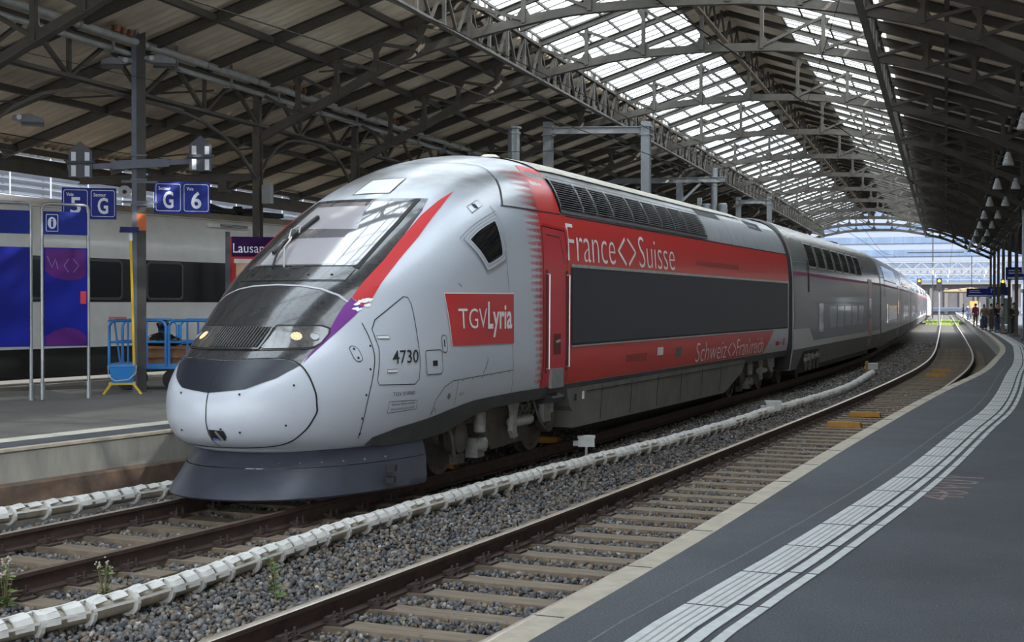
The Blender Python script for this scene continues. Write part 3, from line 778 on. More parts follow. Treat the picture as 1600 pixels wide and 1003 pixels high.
PC_O = (-5.89 - .75*PC_N[0], 15.59 - .75*PC_N[1]); PC_RZ = -math.atan2(PC_A[0], PC_A[1])
SEND = 18.75

def livery(name, col, dirt, rough=.28, top=True, streak=.25):
    m = bpy.data.materials.new(name); m.use_nodes = True; MATS[name] = m; n = m.node_tree; b = n.nodes['Principled BSDF']
    b.inputs['Roughness'].default_value = rough; b.inputs['Coat Weight'].default_value = .15; b.inputs['Coat Roughness'].default_value = .12
    t = n.nodes.new('ShaderNodeTexCoord'); s = n.nodes.new('ShaderNodeSeparateXYZ'); n.links.new(t.outputs['Object'], s.inputs[0])
    nz = n.nodes.new('ShaderNodeTexNoise'); nz.inputs['Scale'].default_value = 1.4; nz.inputs['Detail'].default_value = 7
    mp = n.nodes.new('ShaderNodeMapping'); mp.inputs['Scale'].default_value = (1, .5, 2.2); n.links.new(t.outputs['Object'], mp.inputs[0]); n.links.new(mp.outputs[0], nz.inputs[0])
    sp = n.nodes.new('ShaderNodeTexNoise'); sp.inputs['Scale'].default_value = 60; sp.inputs['Detail'].default_value = 2; n.links.new(t.outputs['Object'], sp.inputs[0])
    r2 = n.nodes.new('ShaderNodeMapRange'); r2.inputs[1].default_value = .66; r2.inputs[2].default_value = .76; r2.inputs[3].default_value = 0; r2.inputs[4].default_value = streak; n.links.new(sp.outputs[0], r2.inputs[0])
    # grime that settles on the roof
    mr = n.nodes.new('ShaderNodeMapRange'); mr.inputs[1].default_value = 3.2; mr.inputs[2].default_value = 3.62; mr.inputs[3].default_value = 0; mr.inputs[4].default_value = .85 if top else 0; n.links.new(s.outputs[2], mr.inputs[0])
    ml = n.nodes.new('ShaderNodeMath'); ml.operation = 'MULTIPLY'; r1 = n.nodes.new('ShaderNodeMapRange'); r1.inputs[1].default_value = .34; r1.inputs[2].default_value = .62; r1.inputs[3].default_value = .25; n.links.new(nz.outputs[0], r1.inputs[0])
    n.links.new(mr.outputs[0], ml.inputs[0]); n.links.new(r1.outputs[0], ml.inputs[1])
    ad = n.nodes.new('ShaderNodeMath'); ad.operation = 'MAXIMUM'; n.links.new(ml.outputs[0], ad.inputs[0]); n.links.new(r2.outputs[0], ad.inputs[1])
    mx = n.nodes.new('ShaderNodeMix'); mx.data_type = 'RGBA'; mx.inputs[6].default_value = (*col, 1); mx.inputs[7].default_value = (*dirt, 1)
    n.links.new(ad.outputs[0], mx.inputs[0]); n.links.new(mx.outputs[2], b.inputs['Base Color']); return m
M_body = livery('train_white', (.50,.54,.60), (.085,.078,.062))
M_red = livery('train_red', (.62,.036,.034), (.30,.03,.03), .38, False, .2)
M_reds = mat('stripe_red', (.50,.012,.015), .45, spec=.3); M_purp = mat('stripe_purple', (.15,.012,.22), .45, spec=.3)
M_mask = mat('mask_black', (.022,.024,.027), .22, var=.5, scale=9, col2=(.05,.05,.05), coat=.5)
M_mask2 = mat('nose_black', (.020,.023,.035), .38, var=.3, scale=14)
M_lead = mat('livery_white', (.86,.86,.87), .4)
M_gap = mat('panel_gap', (.015,.015,.016), .8)
M_chin = mat('skirt_grey', (.052,.058,.080), .4, var=.25, scale=4, col2=(.040,.044,.058))
M_under = mat('underframe_grey', (.075,.078,.08), .6, var=.35, scale=3)
M_olive = mat('skirt_dusty', (.17,.17,.15), .7, var=.3, scale=2, col2=(.12,.12,.112))
M_glassd = mat('dark_glass', (.010,.011,.013), .05, coat=.3)
M_panel = mat('anthracite_panel', (.028,.034,.045), .5, var=.12, scale=2)
M_chrome = mat('brushed_rail', (.55,.55,.55), .3, metal=.8)
M_bogie = mat('bogie_grime', (.075,.068,.058), .8, var=.5, scale=9, col2=(.12,.108,.09)); M_bogie_l = mat('bogie_light', (.25,.25,.235), .6, var=.4, scale=10)
M_wheel = mat('wheel_steel', (.13,.11,.09), .6, metal=.3, var=.4, scale=6); M_tread = mat('wheel_tread', (.30,.29,.28), .35, metal=.8)
M_dark = mat('near_black', (.012,.012,.013), .7)
M_alu = mat('alu_trim', (.55,.57,.58), .35, metal=.6, var=.3, scale=7)

PC = thing('power_car', 'red and white high-speed train power car with a black nose and lit headlights', 'train', (PC_O[0], PC_O[1], 0), PC_RZ, 'vehicles of the red and silver train')

# shell: bow built from horizontal slices, then the straight side to the rear end
def shell():
    th = np.concatenate([np.linspace(0, math.pi/2, 64)]); ys = np.linspace(0, 1, 36)[1:]
    nz = 84; vv = np.linspace(0, 1, nz); cols = []
    for k in range(len(th) + len(ys)): cols.append([])
    for v in vv:
        for j, q in enumerate(th):
            zl = .6 if q < 1.30 else .6 + .2*min(1, (q-1.30)/.2); z = zl + (4.15 - zl)*(1-(1-v)**1.25); p, sf, se, T = pchip(z, PP), pchip(z, SF), pchip(z, SE), TW(z)
            cols[j].append((float(T*math.sin(q)**(2/p)), float(se - (se-sf)*max(math.cos(q), 0)**(2/p)), float(z)))
        for j, w in enumerate(ys):
            z = .8 + (4.15-.8)*(1-(1-v)**1.25); se = float(pchip(z, SE)); cols[len(th)+j].append((float(TW(z)), se + (SEND-se)*w, float(z)))
    n = len(cols); mb = MB()
    for sgn in (1, -1):
        vs = [(sgn*x, y, z) for c in cols for (x, y, z) in c]; fs = []
        for i in range(n-1):
            for k in range(nz-1): a = i*nz+k; fs.append((a, a+nz, a+nz+1, a+1))
        mb.add(vs, fs)
    # rear wall
    ring_ = [(float(TW(z)), SEND, float(z)) for z in np.linspace(.8, 4.15, 24)]; k = len(ring_)
    mb.add(ring_ + [(-x, y, z) for x, y, z in ring_], [(i, i+1, k+i+1, k+i) for i in range(k-1)])
    o = mb.build('body_shell', M_body, PC, smooth=50)
    bm = bmesh.new(); bm.from_mesh(o.data); bmesh.ops.remove_doubles(bm, verts=bm.verts, dist=1e-4); bmesh.ops.recalc_face_normals(bm, faces=bm.faces); bm.to_mesh(o.data); bm.free()
    o.data.polygons.foreach_set('use_smooth', [True]*len(o.data.polygons)); return o
shell()
def mir(poly): return poly + [(-a, b) for a, b in reversed(poly) if abs(a) > 1e-6]
# black mask around the windscreen, coloured edge stripes
patch('face_mask', [(a*1.09 if a < -.7 else a, b) for a, b in mir([(0,1.50),(.44,1.52),(.60,1.51),(.72,1.455),(.745,1.55),(.775,1.71),(.785,2.03),(.81,2.13),(.85,2.55),(.84,2.85),(.80,3.15),(.735,3.325),(0,3.325)])], front, .004, M_mask, PC, .07, flip=1)
patch('nose_hood', mir([(0,1.18),(.37,1.22),(.59,1.32),(.73,1.447),(.60,1.497),(.44,1.508),(0,1.488)]), front, .005, M_mask2, PC, .06, flip=1)
for sg in (1, -1):
    patch('red_stripe', [(sg*a - (.08 if sg < 0 else 0), b) for a, b in [(.81,2.13),(.85,2.55),(.84,2.85),(.83,3.1),(.85,3.3),(.885,3.44),(.93,3.2),(.97,2.83),(.965,2.46),(.955,2.1),(.93,2.03)]], front, .005, M_reds, PC, .06, flip=1)
    patch('purple_stripe', [(sg*a - (.08 if sg < 0 else 0), b) for a, b in [(.785,2.03),(.81,2.125),(.925,2.03),(.90,1.93),(.81,1.70),(.735,1.46),(.745,1.55),(.775,1.71)]], front, .0055, M_purp, PC, .05, flip=1)
mb = MB(); rg = random.Random(3)                                # chipped paint where the stripes meet
for k in range(9):
    c = (.90 + rg.uniform(-.05, .06), 2.06 + rg.uniform(-.06, .05)); P = [(c[0] + rg.uniform(.012, .03)*math.cos(a), c[1] + rg.uniform(.01, .03)*math.sin(a)) for a in np.linspace(0, 6.28, 8)[:-1]]
    vs = [tuple(sum(q) for q in zip(*on_map(front, a, b, .008))) for a, b in P]; mb.add(vs, [tuple(range(7))])
mb.build('chipped_paint', M_lead, PC)
# windscreen, its lower cover and wipers
ws = patch('windscreen', mir([(0,2.475),(.655,2.475),(.655,3.0),(.63,3.275),(0,3.275)]), front, .011, mat('windscreen_glass', (.16,.155,.165), .04, coat=1.0, spec=.9), PC, .07, flip=1)
mb = MB(); o_ = mir([(0,2.44),(.70,2.44),(.70,3.0),(.67,3.315),(0,3.315)]); i_ = mir([(0,2.475),(.655,2.475),(.655,3.0),(.63,3.275),(0,3.275)])
ring(mb, o_, i_, front, .013); mb.build('windscreen_frame', M_gap, ws, smooth=50)
patch('cover_panel', mir([(0,2.315),(.665,2.315),(.67,2.435),(0,2.435)]), front, .010, M_mask, PC, .06, flip=1)
seam('cover_seam', [mirline([(0,2.310),(.668,2.310),(.675,2.438)])], front, .008, .012, M_gap, PC, flip=1)
mb = MB()
for t in (-.5, -.25, 0, .25, .5):
    p, n = on_map(front, t, 2.37, .012); mb.lathe(p+n, n, [(.016, 0), (.016, .003)], 8)
mb.build('cover_bolt', M_gap, PC)
def fp(t, z, off): p, n = on_map(front, t, z, off); return Vector(p + n)
bl = []
for P in ([(-.62,3.22),(.12,3.22),(.31,2.91),(-.64,2.93)], [(-.60,2.80),(.40,2.81),(.43,2.49),(-.55,2.487)]): patch('painted_reflection', P, front, .0125, mat('reflection_pale', (.40,.385,.41), .12, coat=.6), ws, .06)  # pale patches on the glass, painted in for its bright reflection
wp = MB().tube([fp(-.30,2.45,.02), fp(-.34,2.55,.07), fp(-.40,2.68,.09), fp(-.40,2.84,.06)], .014, 6).build('wiper_arm', M_dark, PC)
MB().bar(fp(-.47,2.60,.045), fp(-.35,3.05,.045), .035, .04, (0,-1,.5)).build('wiper_blade', M_dark, wp)
MB().tube([fp(-.14,2.45,.02), fp(-.20,2.52,.08), fp(-.28,2.60,.11), fp(-.30,2.68,.11), fp(-.38,2.76,.08)], .011, 6).tube([fp(-.36,2.72,.10), fp(-.41,2.80,.13), fp(-.36,2.86,.11), fp(-.31,2.80,.09)], .009, 6).build('washer_hose', mat('hose_grey', (.35,.35,.33), .5), wp)
# headlights, grille
M_lens = mat('lamp_cover', (.125,.12,.115), .15, var=.5, scale=12, coat=1.0)
M_lamp = glow('lamp_lit', (1.0, .52, .22), 1.5); M_refl = mat('reflector', (.30,.31,.31), .3, metal=.6)
for sg in (1, -1):
    hl = patch('headlight', [(sg*a, b) for a, b in [(.325,1.825),(.70,1.825),(.765,1.80),(.782,1.75),(.77,1.66),(.74,1.625),(.70,1.612),(.335,1.605),(.30,1.62)]], front, .010, M_lens, PC, .05, flip=1)
    for (t, r, lit) in ((.555, .062, True), (.70, .050, False)):
        p, n = on_map(front, sg*t, 1.717, .014); p = p + n; n = n/np.linalg.norm(n)
        MB().lathe(p, n, [(r, 0), (r, .006), (r*.85, .008), (r*.8, .004)], 22).build('lamp_rim', M_refl, hl, smooth=30)
        if lit:
            d = MB(); a_ = Vector(n).cross(Vector((0,0,1))).normalized(); u_ = a_.cross(Vector(n)).normalized(); d.lathe(Vector(p)+Vector(n)*.008, n, [(.012,0),(.012,.004)], 8)
            for q, cnt in ((.026, 6), (.046, 11)):
                for k in range(cnt):
                    c = Vector(p) + Vector(n)*.008 + a_*(q*math.cos(k*6.283/cnt)) + u_*(q*math.sin(k*6.283/cnt)); d.lathe(c, n, [(.0085,0),(.0085,.004)], 8)
            d.build('lamp_leds', M_lamp, hl); MB().lathe(Vector(p)+Vector(n)*.006, n, [(r*.8,0),(r*.8,.001)], 20).build('lamp_glass', glow('lamp_warm', (.50,.27,.14), .22) if 'lamp_warm' not in MATS else MATS['lamp_warm'], hl)
    mb = MB(); mb = seam(None, [[(sg*.31,1.835),(sg*.70,1.835),(sg*.775,1.805),(sg*.793,1.75),(sg*.78,1.655),(sg*.745,1.612),(sg*.70,1.600),(sg*.29,1.593),(sg*.31,1.835)]], front, .010, .012, M_gap, None, 1, mb)
    mb.build('headlight_seal', M_gap, hl)
gr = patch('nose_grille', [(-.315,1.60),(.285,1.60),(.285,1.822),(-.315,1.822)], front, .009, M_dark, PC, .06, flip=1)
mb = MB()
for k in range(17):
    t = -.295 + k*.034; p, q = fp(t, 1.612, .018), fp(t+.010, 1.81, .018); mb.bar(p, q, .011, .012, (0,-1,.6))
mb.build('grille_slats', mat('grille_grey', (.085,.085,.082), .6), gr); mb = MB()
seam(None, [[(-.315,1.60),(.285,1.60),(.285,1.822),(-.315,1.822),(-.315,1.60)]], front, .022, .018, None, None, 1, mb); mb.build('grille_frame', M_mask, gr)
# seams of the nose cover, hood line, centre joint
seam('nose_cover_seam', [curve(mir([(0,1.498),(.44,1.512),(.60,1.502),(.72,1.45),(.82,1.33),(.885,1.18),(.90,1.05),(.89,.95),(.81,.80),(.66,.68),(.42,.635),(0,.625)]), 6, True)], front, .010, .0065, M_gap, PC, flip=1)
seam('centre_joint', [[(0,1.49),(0,1.2),(0,.9),(0,.64)]], front, .010, .007, M_gap, PC, flip=1)
seam('hood_line', [mirline([(0,2.262),(.30,2.25),(.52,2.215),(.70,2.15),(.80,2.08)])], front, .016, .0075, mat('line_grey', (.42,.43,.46), .4), PC, flip=1)
hl_ = [(-2.24,1.86),(-2.235,1.7),(-2.27,1.5),(-2.36,1.3),(-2.44,1.1),(-2.47,.95),(-2.48,.8),(-2.46,.67)]
SE_ = lambda L, **k: seam(L[0], L[1], side, L[2], .0065, M_gap, PC)
seam('nose_panel_seam', [curve(hl_)], side, .010, .0065, M_gap, PC)
mb = MB()
for s, z in ((-2.30,1.62),(-2.40,1.38),(-2.50,1.12),(-2.53,.88),(-2.50,.72)):
    p, n = on_map(side, s+.03, z, .006); MB().lathe(p+n, n, [(.013,0),(.013,.003)], 8).build('cover_screw', M_gap, PC)
for t, z in ((.33,1.17),(.33,.80),(.74,1.25),(.70,.86),(-.36,1.17),(-.36,.80),(.15,.83)):
    p, n = on_map(front, t, z, .006); MB().lathe(p+n, n, [(.012,0),(.012,.003)], 8).build('cover_screw', M_gap, PC)
hole = patch('coupler_hatch', [(.012,.715),(.15,.715),(.185,.76),(.175,.815),(.012,.825)], front, .008, M_dark, PC, .03, flip=1)
MB().bar(fp(.09,.81,.012), fp(.13,.72,.012), .022, .012, (0,-1,0)).build('coupler_strap', mat('strap_grey', (.2,.2,.2), .5), hole); MB().bar(fp(.03,.735,.010), fp(.10,.725,.010), .02, .006, (0,-1,0)).build('blue_tag', mat('blue_tag', (.02,.05,.25), .5), hole)
# white lip under the nose and the flared skirt
def bow(levels, T, name, m, send, n=44):
    mb = MB()
    for sgn in (1, -1):
        vs = []; nl = len(levels)
        for (z, sf, se, w, p) in levels:
            e = send(z); cmin = max((se-e)/(se-sf), 0) if e < se else 0
            th1 = math.acos(min(cmin, 1)**(p/2))
            for j in range(n):
                q = th1*j/(n-1); vs.append((sgn*w*math.sin(q)**(2/p), se-(se-sf)*max(math.cos(q), 0)**(2/p), z))
            if e > se: vs[-1] = (sgn*w, e, z)
        mb.add(vs, [(i*n+j, i*n+j+1, (i+1)*n+j+1, (i+1)*n+j) for i in range(nl-1) for j in range(n-1)])
    return mb.build(name, m, PC, smooth=45)
bow([(.62,-3.30,-.6,1.2,2.3),(.58,-3.26,-.6,1.19,2.3),(.545,-3.10,-.6,1.15,2.3)], None, 'nose_lip', M_body, lambda z: -1.9)
bow([(.56,-3.07,-.7,1.20,2.4),(.50,-3.12,-.7,1.24,2.4),(.40,-3.22,-.7,1.28,2.4)], None, 'upper_skirt', M_chin, lambda z: -1.22 - (.62-z)*.40)
sk = bow([(.395,-3.235,-.7,1.285,2.4),(.30,-3.33,-.7,1.31,2.4),(.18,-3.47,-.7,1.34,2.4),(.12,-3.53,-.7,1.345,2.4),(.10,-3.50,-.7,1.33,2.4)], None, 'snow_plough_skirt', M_chin, lambda z: -1.22 - (.62-z)*.40)
mb = MB()
for k in range(-7, 8):
    u = k/7.5; p = 2.4; q = abs(u)*1.15; x = math.copysign(1.262*math.sin(q)**(2/p), u); s = -.7 - 2.46*math.cos(q)**(2/p); mb = MB()
    mb.lathe((x*1.005, s-.004, .44), (math.copysign(math.sin(q), u), -math.cos(q), 0), [(.012,0),(.012,.006)], 8)
    mb.build('skirt_bolt', MATS['seal_grey'] if 'seal_grey' in MATS else mat('seal_grey', (.20,.21,.22), .6), sk)
mb = MB()
for z in (.33, .21): MB().box((1.262, -2.12 - (.33-z)*.2, z), (.09, .14, .06), .30).build('skirt_hinge', M_gap, sk)
# underframe band: dark lower edge of the body
lowcurve = [(-2.25,.665),(-1.89,.74),(-1.3,.80),(-.86,.86),(-.45,.905),(-.19,.925),(.4,.94),(1.12,.95)]
patch('underframe_band', lowcurve + [(3.0,.95),(8,.945),(SEND,.945),(SEND,.80),(8,.80),(1.6,.80),(.4,.79),(-.2,.72),(-.7,.60),(-1.4,.55),(-2.0,.55),(-2.3,.58)], side, .006, M_under, PC, .12)
patch('underframe_band', lowcurve + [(3.0,.95),(8,.945),(SEND,.945),(SEND,.80),(8,.80),(1.6,.80),(.4,.79),(-.2,.72),(-.7,.60),(-1.4,.55),(-2.0,.55),(-2.3,.58)], side_l, .006, M_under, PC, .12, flip=-1)
for sg in (1, -1):
    mb = MB(); P = [(3.02,.90),(3.22,.62),(3.34,.55),(3.45,.30),(12.55,.26),(14.05,.62),(14.25,.90)]
    n = len(P); x0, x1 = sg*1.345, sg*.9; xt = lambda z: sg*(1.345 - .05*(.9-z)/.6)
    mb.add([(xt(z), s, z) for s, z in P] + [(x1, s, z) for s, z in P], [tuple(range(n)), tuple(range(n, 2*n))[::-1]] + [(i, (i+1) % n, n+(i+1) % n, n+i) for i in range(n)])
    o = mb.build('side_skirt', M_olive, PC)
    if sg > 0:
        g = MB()
        for s in (4.6, 6.1, 7.6, 9.1, 10.6, 12.1): g.bar((xt(.85)+.004, s, .85), (xt(.33)+.004, s+.02, .33), .004, .01, (0,1,0))
        g.bar((xt(.80)+.004, 3.9, .80), (xt(.80)+.004, 14.1, .80), .006, .010); g.build('skirt_joint', M_gap, o)
        g = MB(); g.box((xt(.75)+.003, 3.42, .74), (.012, .07, .10)); g.build('square_marker', M_gap, o); g = MB(); g.box((xt(.75)+.003, 3.75, .75), (.012, .07, .11)); g.build('small_plate', M_lead, o)
mb = MB(); mb.box((0, 8.4, .62), (1.7, 14, .55)); mb.box((0, .4, .78), (2.0, 3.0, .30)); mb.box((0, 17.2, .78), (2.0, 3.2, .3)); mb.build('underfloor', M_dark, PC)

# ---- red livery, door, anthracite panel, louvres
zb = .955
redU = [(1.93,zb),(3.07,zb),(15.93,zb),(17.0,1.475),(18.62,1.475),(18.62,2.66),(SEND,2.66),(SEND,3.285),(2.80,3.30),(2.82,3.60),(2.86,3.85),(2.92,3.94),(2.45,3.97),(2.2,3.85),(2.03,3.65),(1.95,3.45),(1.93,3.285),(1.93,2.2)]
patch('red_livery', redU, side, .005, M_red, PC, .13)
# crescents fading from red into white
def scales():
    mb = MB(); rows = 33; pit = 2.85/rows
    for r in range(rows):
        z = 1.0 + (r+.5)*pit; n = 6 + int(6.5*min(1, (z-1)/2.0)); edge = 0 if z < 3.3 else (z-3.3)**2*.55
        for k in range(n):
            f = 1 - k/(n+1.5); h = pit*.50*f**.7; th = .030*f + .005; s = 1.965 + edge - k*.046
            vs = []
            for a in np.linspace(-1, 1, 6): P, q = on_map(side, s - .022*a*a, min(z + h*a, 4.1), .0055); vs.append(P + q)
            for a in np.linspace(1, -1, 6): P, q = on_map(side, s - .022*a*a - th*(1-.8*a*a), min(z + h*a, 4.1), .0055); vs.append(P + q)
            mb.add(vs, [(a, a+1, 10-a, 11-a) for a in range(5)])
    mb.build('scale_pattern', M_red, PC)['kind'] = 'stuff'
scales()
pn = patch('anthracite_panel', [(3.07,1.505),(18.62,1.505),(18.62,2.585),(3.07,2.585)], side, .012, M_panel, PC, .3)
mb = MB(); seam(None, [[(3.05,2.60),(18.66,2.60)]], side, .045, .016, None, None, 1, mb); seam(None, [[(18.67,2.62),(18.67,1.47)]], side, .07, .016, None, None, 1, mb); mb.build('trim_strip', M_alu, pn)
mb = MB(); seam(None, [[(3.05,1.50),(18.62,1.50)], [(3.055,1.5),(3.055,2.585)]], side, .03, .016, None, None, 1, mb); mb.build('panel_edge', M_gap, pn)
mb = MB(); seam(None, [[(3.05,1.475),(18.62,1.475)]], side, .02, .016, None, None, 1, mb); mb.build('bottom_trim', M_alu, pn)
text('lettering_top', 'France', 2.93, 5.06, 2.665, 3.185, side, .009, M_lead, PC, weight=-.012)
text('lettering_top', 'Suisse', 6.30, 8.42, 2.655, 3.16, side, .009, M_lead, PC, weight=-.012)
for sg, s0 in ((1, 5.22), (-1, 6.12)): seam('lettering_chevron', [[(s0+sg*.38,2.68),(s0,2.885),(s0+sg*.38,3.09)]], side, .052, .009, M_lead, PC)
text('lettering_bottom', 'Schweiz', 9.92, 12.35, .985, 1.345, side, .009, M_lead, PC, weight=-.012)
text('lettering_bottom', 'Frankreich', 13.25, 15.85, .985, 1.335, side, .009, M_lead, PC, weight=-.012)
for sg, s0 in ((1, 12.45), (-1, 13.15)): seam('lettering_chevron', [[(s0+sg*.27,1.01),(s0,1.14),(s0+sg*.27,1.27)]], side, .036, .009, M_lead, PC)
patch('white_plate', [(7.33,1.20),(7.68,1.20),(7.68,1.335),(7.33,1.335)], side, .010, M_lead, PC, .2); patch('grey_plate', [(8.49,1.14),(8.87,1.14),(8.87,1.305),(8.49,1.305)], side, .010, mat('plate_grey', (.13,.12,.11), .6), PC, .2)
patch('faded_patch', [(5.6,1.16),(6.75,1.13),(6.75,1.27),(5.6,1.27)], side, .0075, mat('red_faded', (.33,.045,.04), .6), PC, .3); patch('faded_patch', [(9.9,2.80),(13.4,2.78),(13.4,2.88),(9.9,2.88)], side, .0075, MATS['red_faded'], PC, .3)
patch('small_emblem', [(17.25,1.10),(17.65,1.10),(17.65,1.19),(17.25,1.19)], side, .008, M_reds, PC, .2); patch('small_emblem', [(18.1,1.08),(18.3,1.08),(18.3,1.25),(18.1,1.25)], side, .008, mat('magenta', (.42,.03,.16), .4), PC, .2)
text('small_lettering', 'SBB CFF FFS', 17.70, 18.05, 1.12, 1.17, side, .008, M_gap, PC)
seam('roof_line', [[(3.0,3.285),(SEND,3.285)],[(.82,3.29),(1.9,3.295),(2.8,3.30)],[(18.55,3.29),(18.55,4.0)],[(13.1,3.30),(13.1,3.85)]], side, .016, .008, M_gap, PC)
# cab door
dr = patch('cab_door', [(2.02,1.0),(2.90,1.0),(2.90,2.45),(2.80,3.06),(1.98,3.09),(1.98,2.45)], side, .008, mat('door_red', (.56,.035,.05), .4, coat=.1), PC, .12)
mb = MB(); seam(None, [[(1.97,1.0),(1.97,3.10),(2.84,3.07)],[(2.92,1.0),(2.92,2.45),(2.86,3.07)],[(2.10,2.99),(2.62,2.97),(2.78,2.62)]], side, .014, .010, None, None, 1, mb); mb.build('door_gap', M_gap, dr)
seam('door_drip_strip', [[(2.0,3.12),(2.86,3.09)]], side, .035, .014, MATS['stripe_red'], dr)
for s in (2.08, 2.86):
    mb = MB(); seam(None, [[(s,1.14),(s,2.52)]], side, .085, .009, None, None, 1, mb); mb.build('handrail_recess', mat('recess_red', (.14,.012,.014), .5), dr)
    p0, n = on_map(side, s+.01, 1.2, .05); p1, n1 = on_map(side, s+.01, 2.46, .05); MB().tube([on_map(side, s+.01, 1.2, 0)[0], p0+n, p1+n1, on_map(side, s+.01, 2.46, 0)[0]], .012, 8).build('handrail', M_chrome, dr, smooth=40)
mb = MB(); patch_h = patch('handle_recess', [(2.33,1.38),(2.62,1.38),(2.62,1.66),(2.33,1.66)], side, .011, MATS['recess_red'], dr, .1); p, n = on_map(side, 2.46, 1.55, .03); MB().bar(p+n+np.array((0,-.07,0)), p+n+np.array((0,.07,.02)), .02, .03).build('door_handle', M_chrome, dr)
mb = MB(); p, n = on_map(side, 2.46, 1.04, .03); mb.box((p[0]+.03, 2.46, 1.06), (.05, .46, .26)); mb.build('step_plate', mat('step_grey', (.24,.25,.25), .5, var=.3, scale=9), dr)
mb = MB(); mb.prism([(1.16,.94),(1.44,.80),(1.44,.74),(1.16,.70)], 2.25, 2.70); mb.build('step_box', M_dark, dr)
# side window of the cab
win = [(-.155,2.80),(-.145,2.835),(.12,2.955),(.46,3.065),(.505,3.05),(.545,2.85),(.565,2.70),(.54,2.66),(.35,2.60),(.17,2.555),(.125,2.565),(-.02,2.69)]
cx, cy = .25, 2.82; win = curve(win, 4, True)[:-1]; fr = [(cx+(a-cx)*1.30, cy+(b-cy)*1.32) for a, b in win]; fr2 = [(cx+(a-cx)*1.12, cy+(b-cy)*1.13) for a, b in win]; fr3 = [(cx+(a-cx)*1.46, cy+(b-cy)*1.50) for a, b in win]
w_ = patch('cab_side_window', win, side, .010, M_glassd, PC, .06)
mb = MB(); ring(mb, fr, win, side, .012); mb.build('window_frame', M_body, w_, smooth=60, recalc=False)
mb = MB(); seam(None, [fr + fr[:1], fr3 + fr3[:1]], side, .006, .013, None, None, 1, mb); seam(None, [fr2 + fr2[:1]], side, .006, .0135, None, None, 1, mb); mb.build('window_seal', mat('seal_grey', (.20,.21,.22), .6), w_)
# camera port, hatches, numbers
cp = patch('camera_port', [(.14,3.16),(.42,3.265),(.42,3.335),(.14,3.235)], side, .006, M_body, PC, .3); mb = MB(); seam(None, [[(.14,3.16),(.14,3.235),(.42,3.335),(.42,3.265),(.14,3.16)]], side, .006, .010, None, None, 1, mb); mb.build('port_outline', MATS['seal_grey'], cp)
patch('camera_lens', rrect(.25,.31,3.22,3.275,.012), side, .010, M_gap, cp, .03)
hatch = [(-1.60,2.14),(-2.08,1.89),(-2.16,1.79),(-2.17,1.6),(-2.30,1.26),(-2.28,1.215),(-1.68,1.195),(-1.60,1.25),(-1.56,1.47),(-1.52,2.06),(-1.54,2.13),(-1.60,2.14)]
seam('hatch_seam', [hatch], side, .009, .0065, M_gap, PC)
text('running_number', '4730', -2.03, -1.60, 1.425, 1.565, side, .009, M_gap, PC, weight=.005, shear=.03)
r1_ = patch('small_hatch', rrect(-1.45,-1.11,1.285,1.55,.04), side, .006, M_body, PC, .1); seam('hatch_outline', [rrect(-1.45,-1.11,1.285,1.55,.04) + [(-1.11,1.51)]], side, .007, .009, M_gap, r1_); patch('hatch_lock', [(-1.32,1.375),(-1.22,1.375),(-1.22,1.435),(-1.32,1.435)], side, .010, M_gap, r1_, .1)
r2_ = patch('lock_plate', rrect(-1.09,-.985,1.52,1.71,.035), side, .006, M_body, PC, .1); seam('plate_outline', [rrect(-1.09,-.985,1.52,1.71,.035) + [(-.985,1.675)]], side, .006, .009, M_gap, r2_); patch('key_slot', [(-1.05,1.58),(-1.03,1.58),(-1.03,1.66),(-1.05,1.66)], side, .010, M_gap, r2_, .1)
r3_ = patch('oval_plate', rrect(-2.53,-2.43,1.465,1.62,.045), side, .006, M_body, PC, .1); seam('plate_outline', [rrect(-2.53,-2.43,1.465,1.62,.045) + [(-2.43,1.575)]], side, .006, .009, M_gap, r3_)
mb = MB()
for s, z in ((-2.48,1.59),(-2.48,1.50)):
    p, n = on_map(side, s, z, .010); mb.lathe(p+n, n, [(.014,0),(.014,.002)], 8)
mb.build('plate_screw', M_gap, r3_)
for z in (1.69, 1.335):
    o = patch('hinge', [(-2.14,z),(-1.98,z),(-1.98,z+.032),(-2.14,z+.032)], side, .010, M_lead, PC, .1); seam('hinge_edge', [[(-2.14,z),(-1.98,z),(-1.98,z+.032),(-2.14,z+.032),(-2.14,z)]], side, .005, .012, M_gap, o)
text('small_lettering', 'TGV 310060', -2.07, -1.68, 1.085, 1.125, side, .008, M_gap, PC)
seam('notice_frame', [[(-2.14,.91),(-1.62,.925),(-1.62,1.02),(-2.12,1.03),(-2.14,.91)]], side, .006, .008, M_gap, PC)
text('small_lettering', 'Nationaux Réseau entretien', -2.08, -1.66, .985, 1.01, side, .008, M_gap, PC); text('small_lettering', 'Seine et technicentre SNCF', -2.08, -1.66, .935, .96, side, .008, M_gap, PC)
seam('service_panel_seam', [[(-1.30,.80),(-1.22,1.0),(-1.05,1.13),(-.85,1.19),(.92,1.235)],[(-.72,1.19),(-.74,.90)],[(.57,3.27),(.68,2.7),(.78,2.2),(.86,1.7),(.93,1.24),(.95,.95)]], side, .008, .0065, M_gap, PC)
mb = MB()
for s in np.arange(-.6, .9, .28): p, n = on_map(side, float(s), 1.18 + (s+.6)*.025, .007); mb.lathe(p+n, n, [(.010,0),(.010,.002)], 6)
for s, z in ((-.92,1.02),): p, n = on_map(side, s, z, .007); mb.lathe(p+n, n, [(.035,0),(.035,.004),(.02,.006)], 14)
mb.build('panel_screw', mat('screw_grey', (.16,.15,.14), .5), PC)
text('small_lettering', 'Bat. 24 V', -.64, -.52, 1.01, 1.05, side, .008, M_gap, PC)
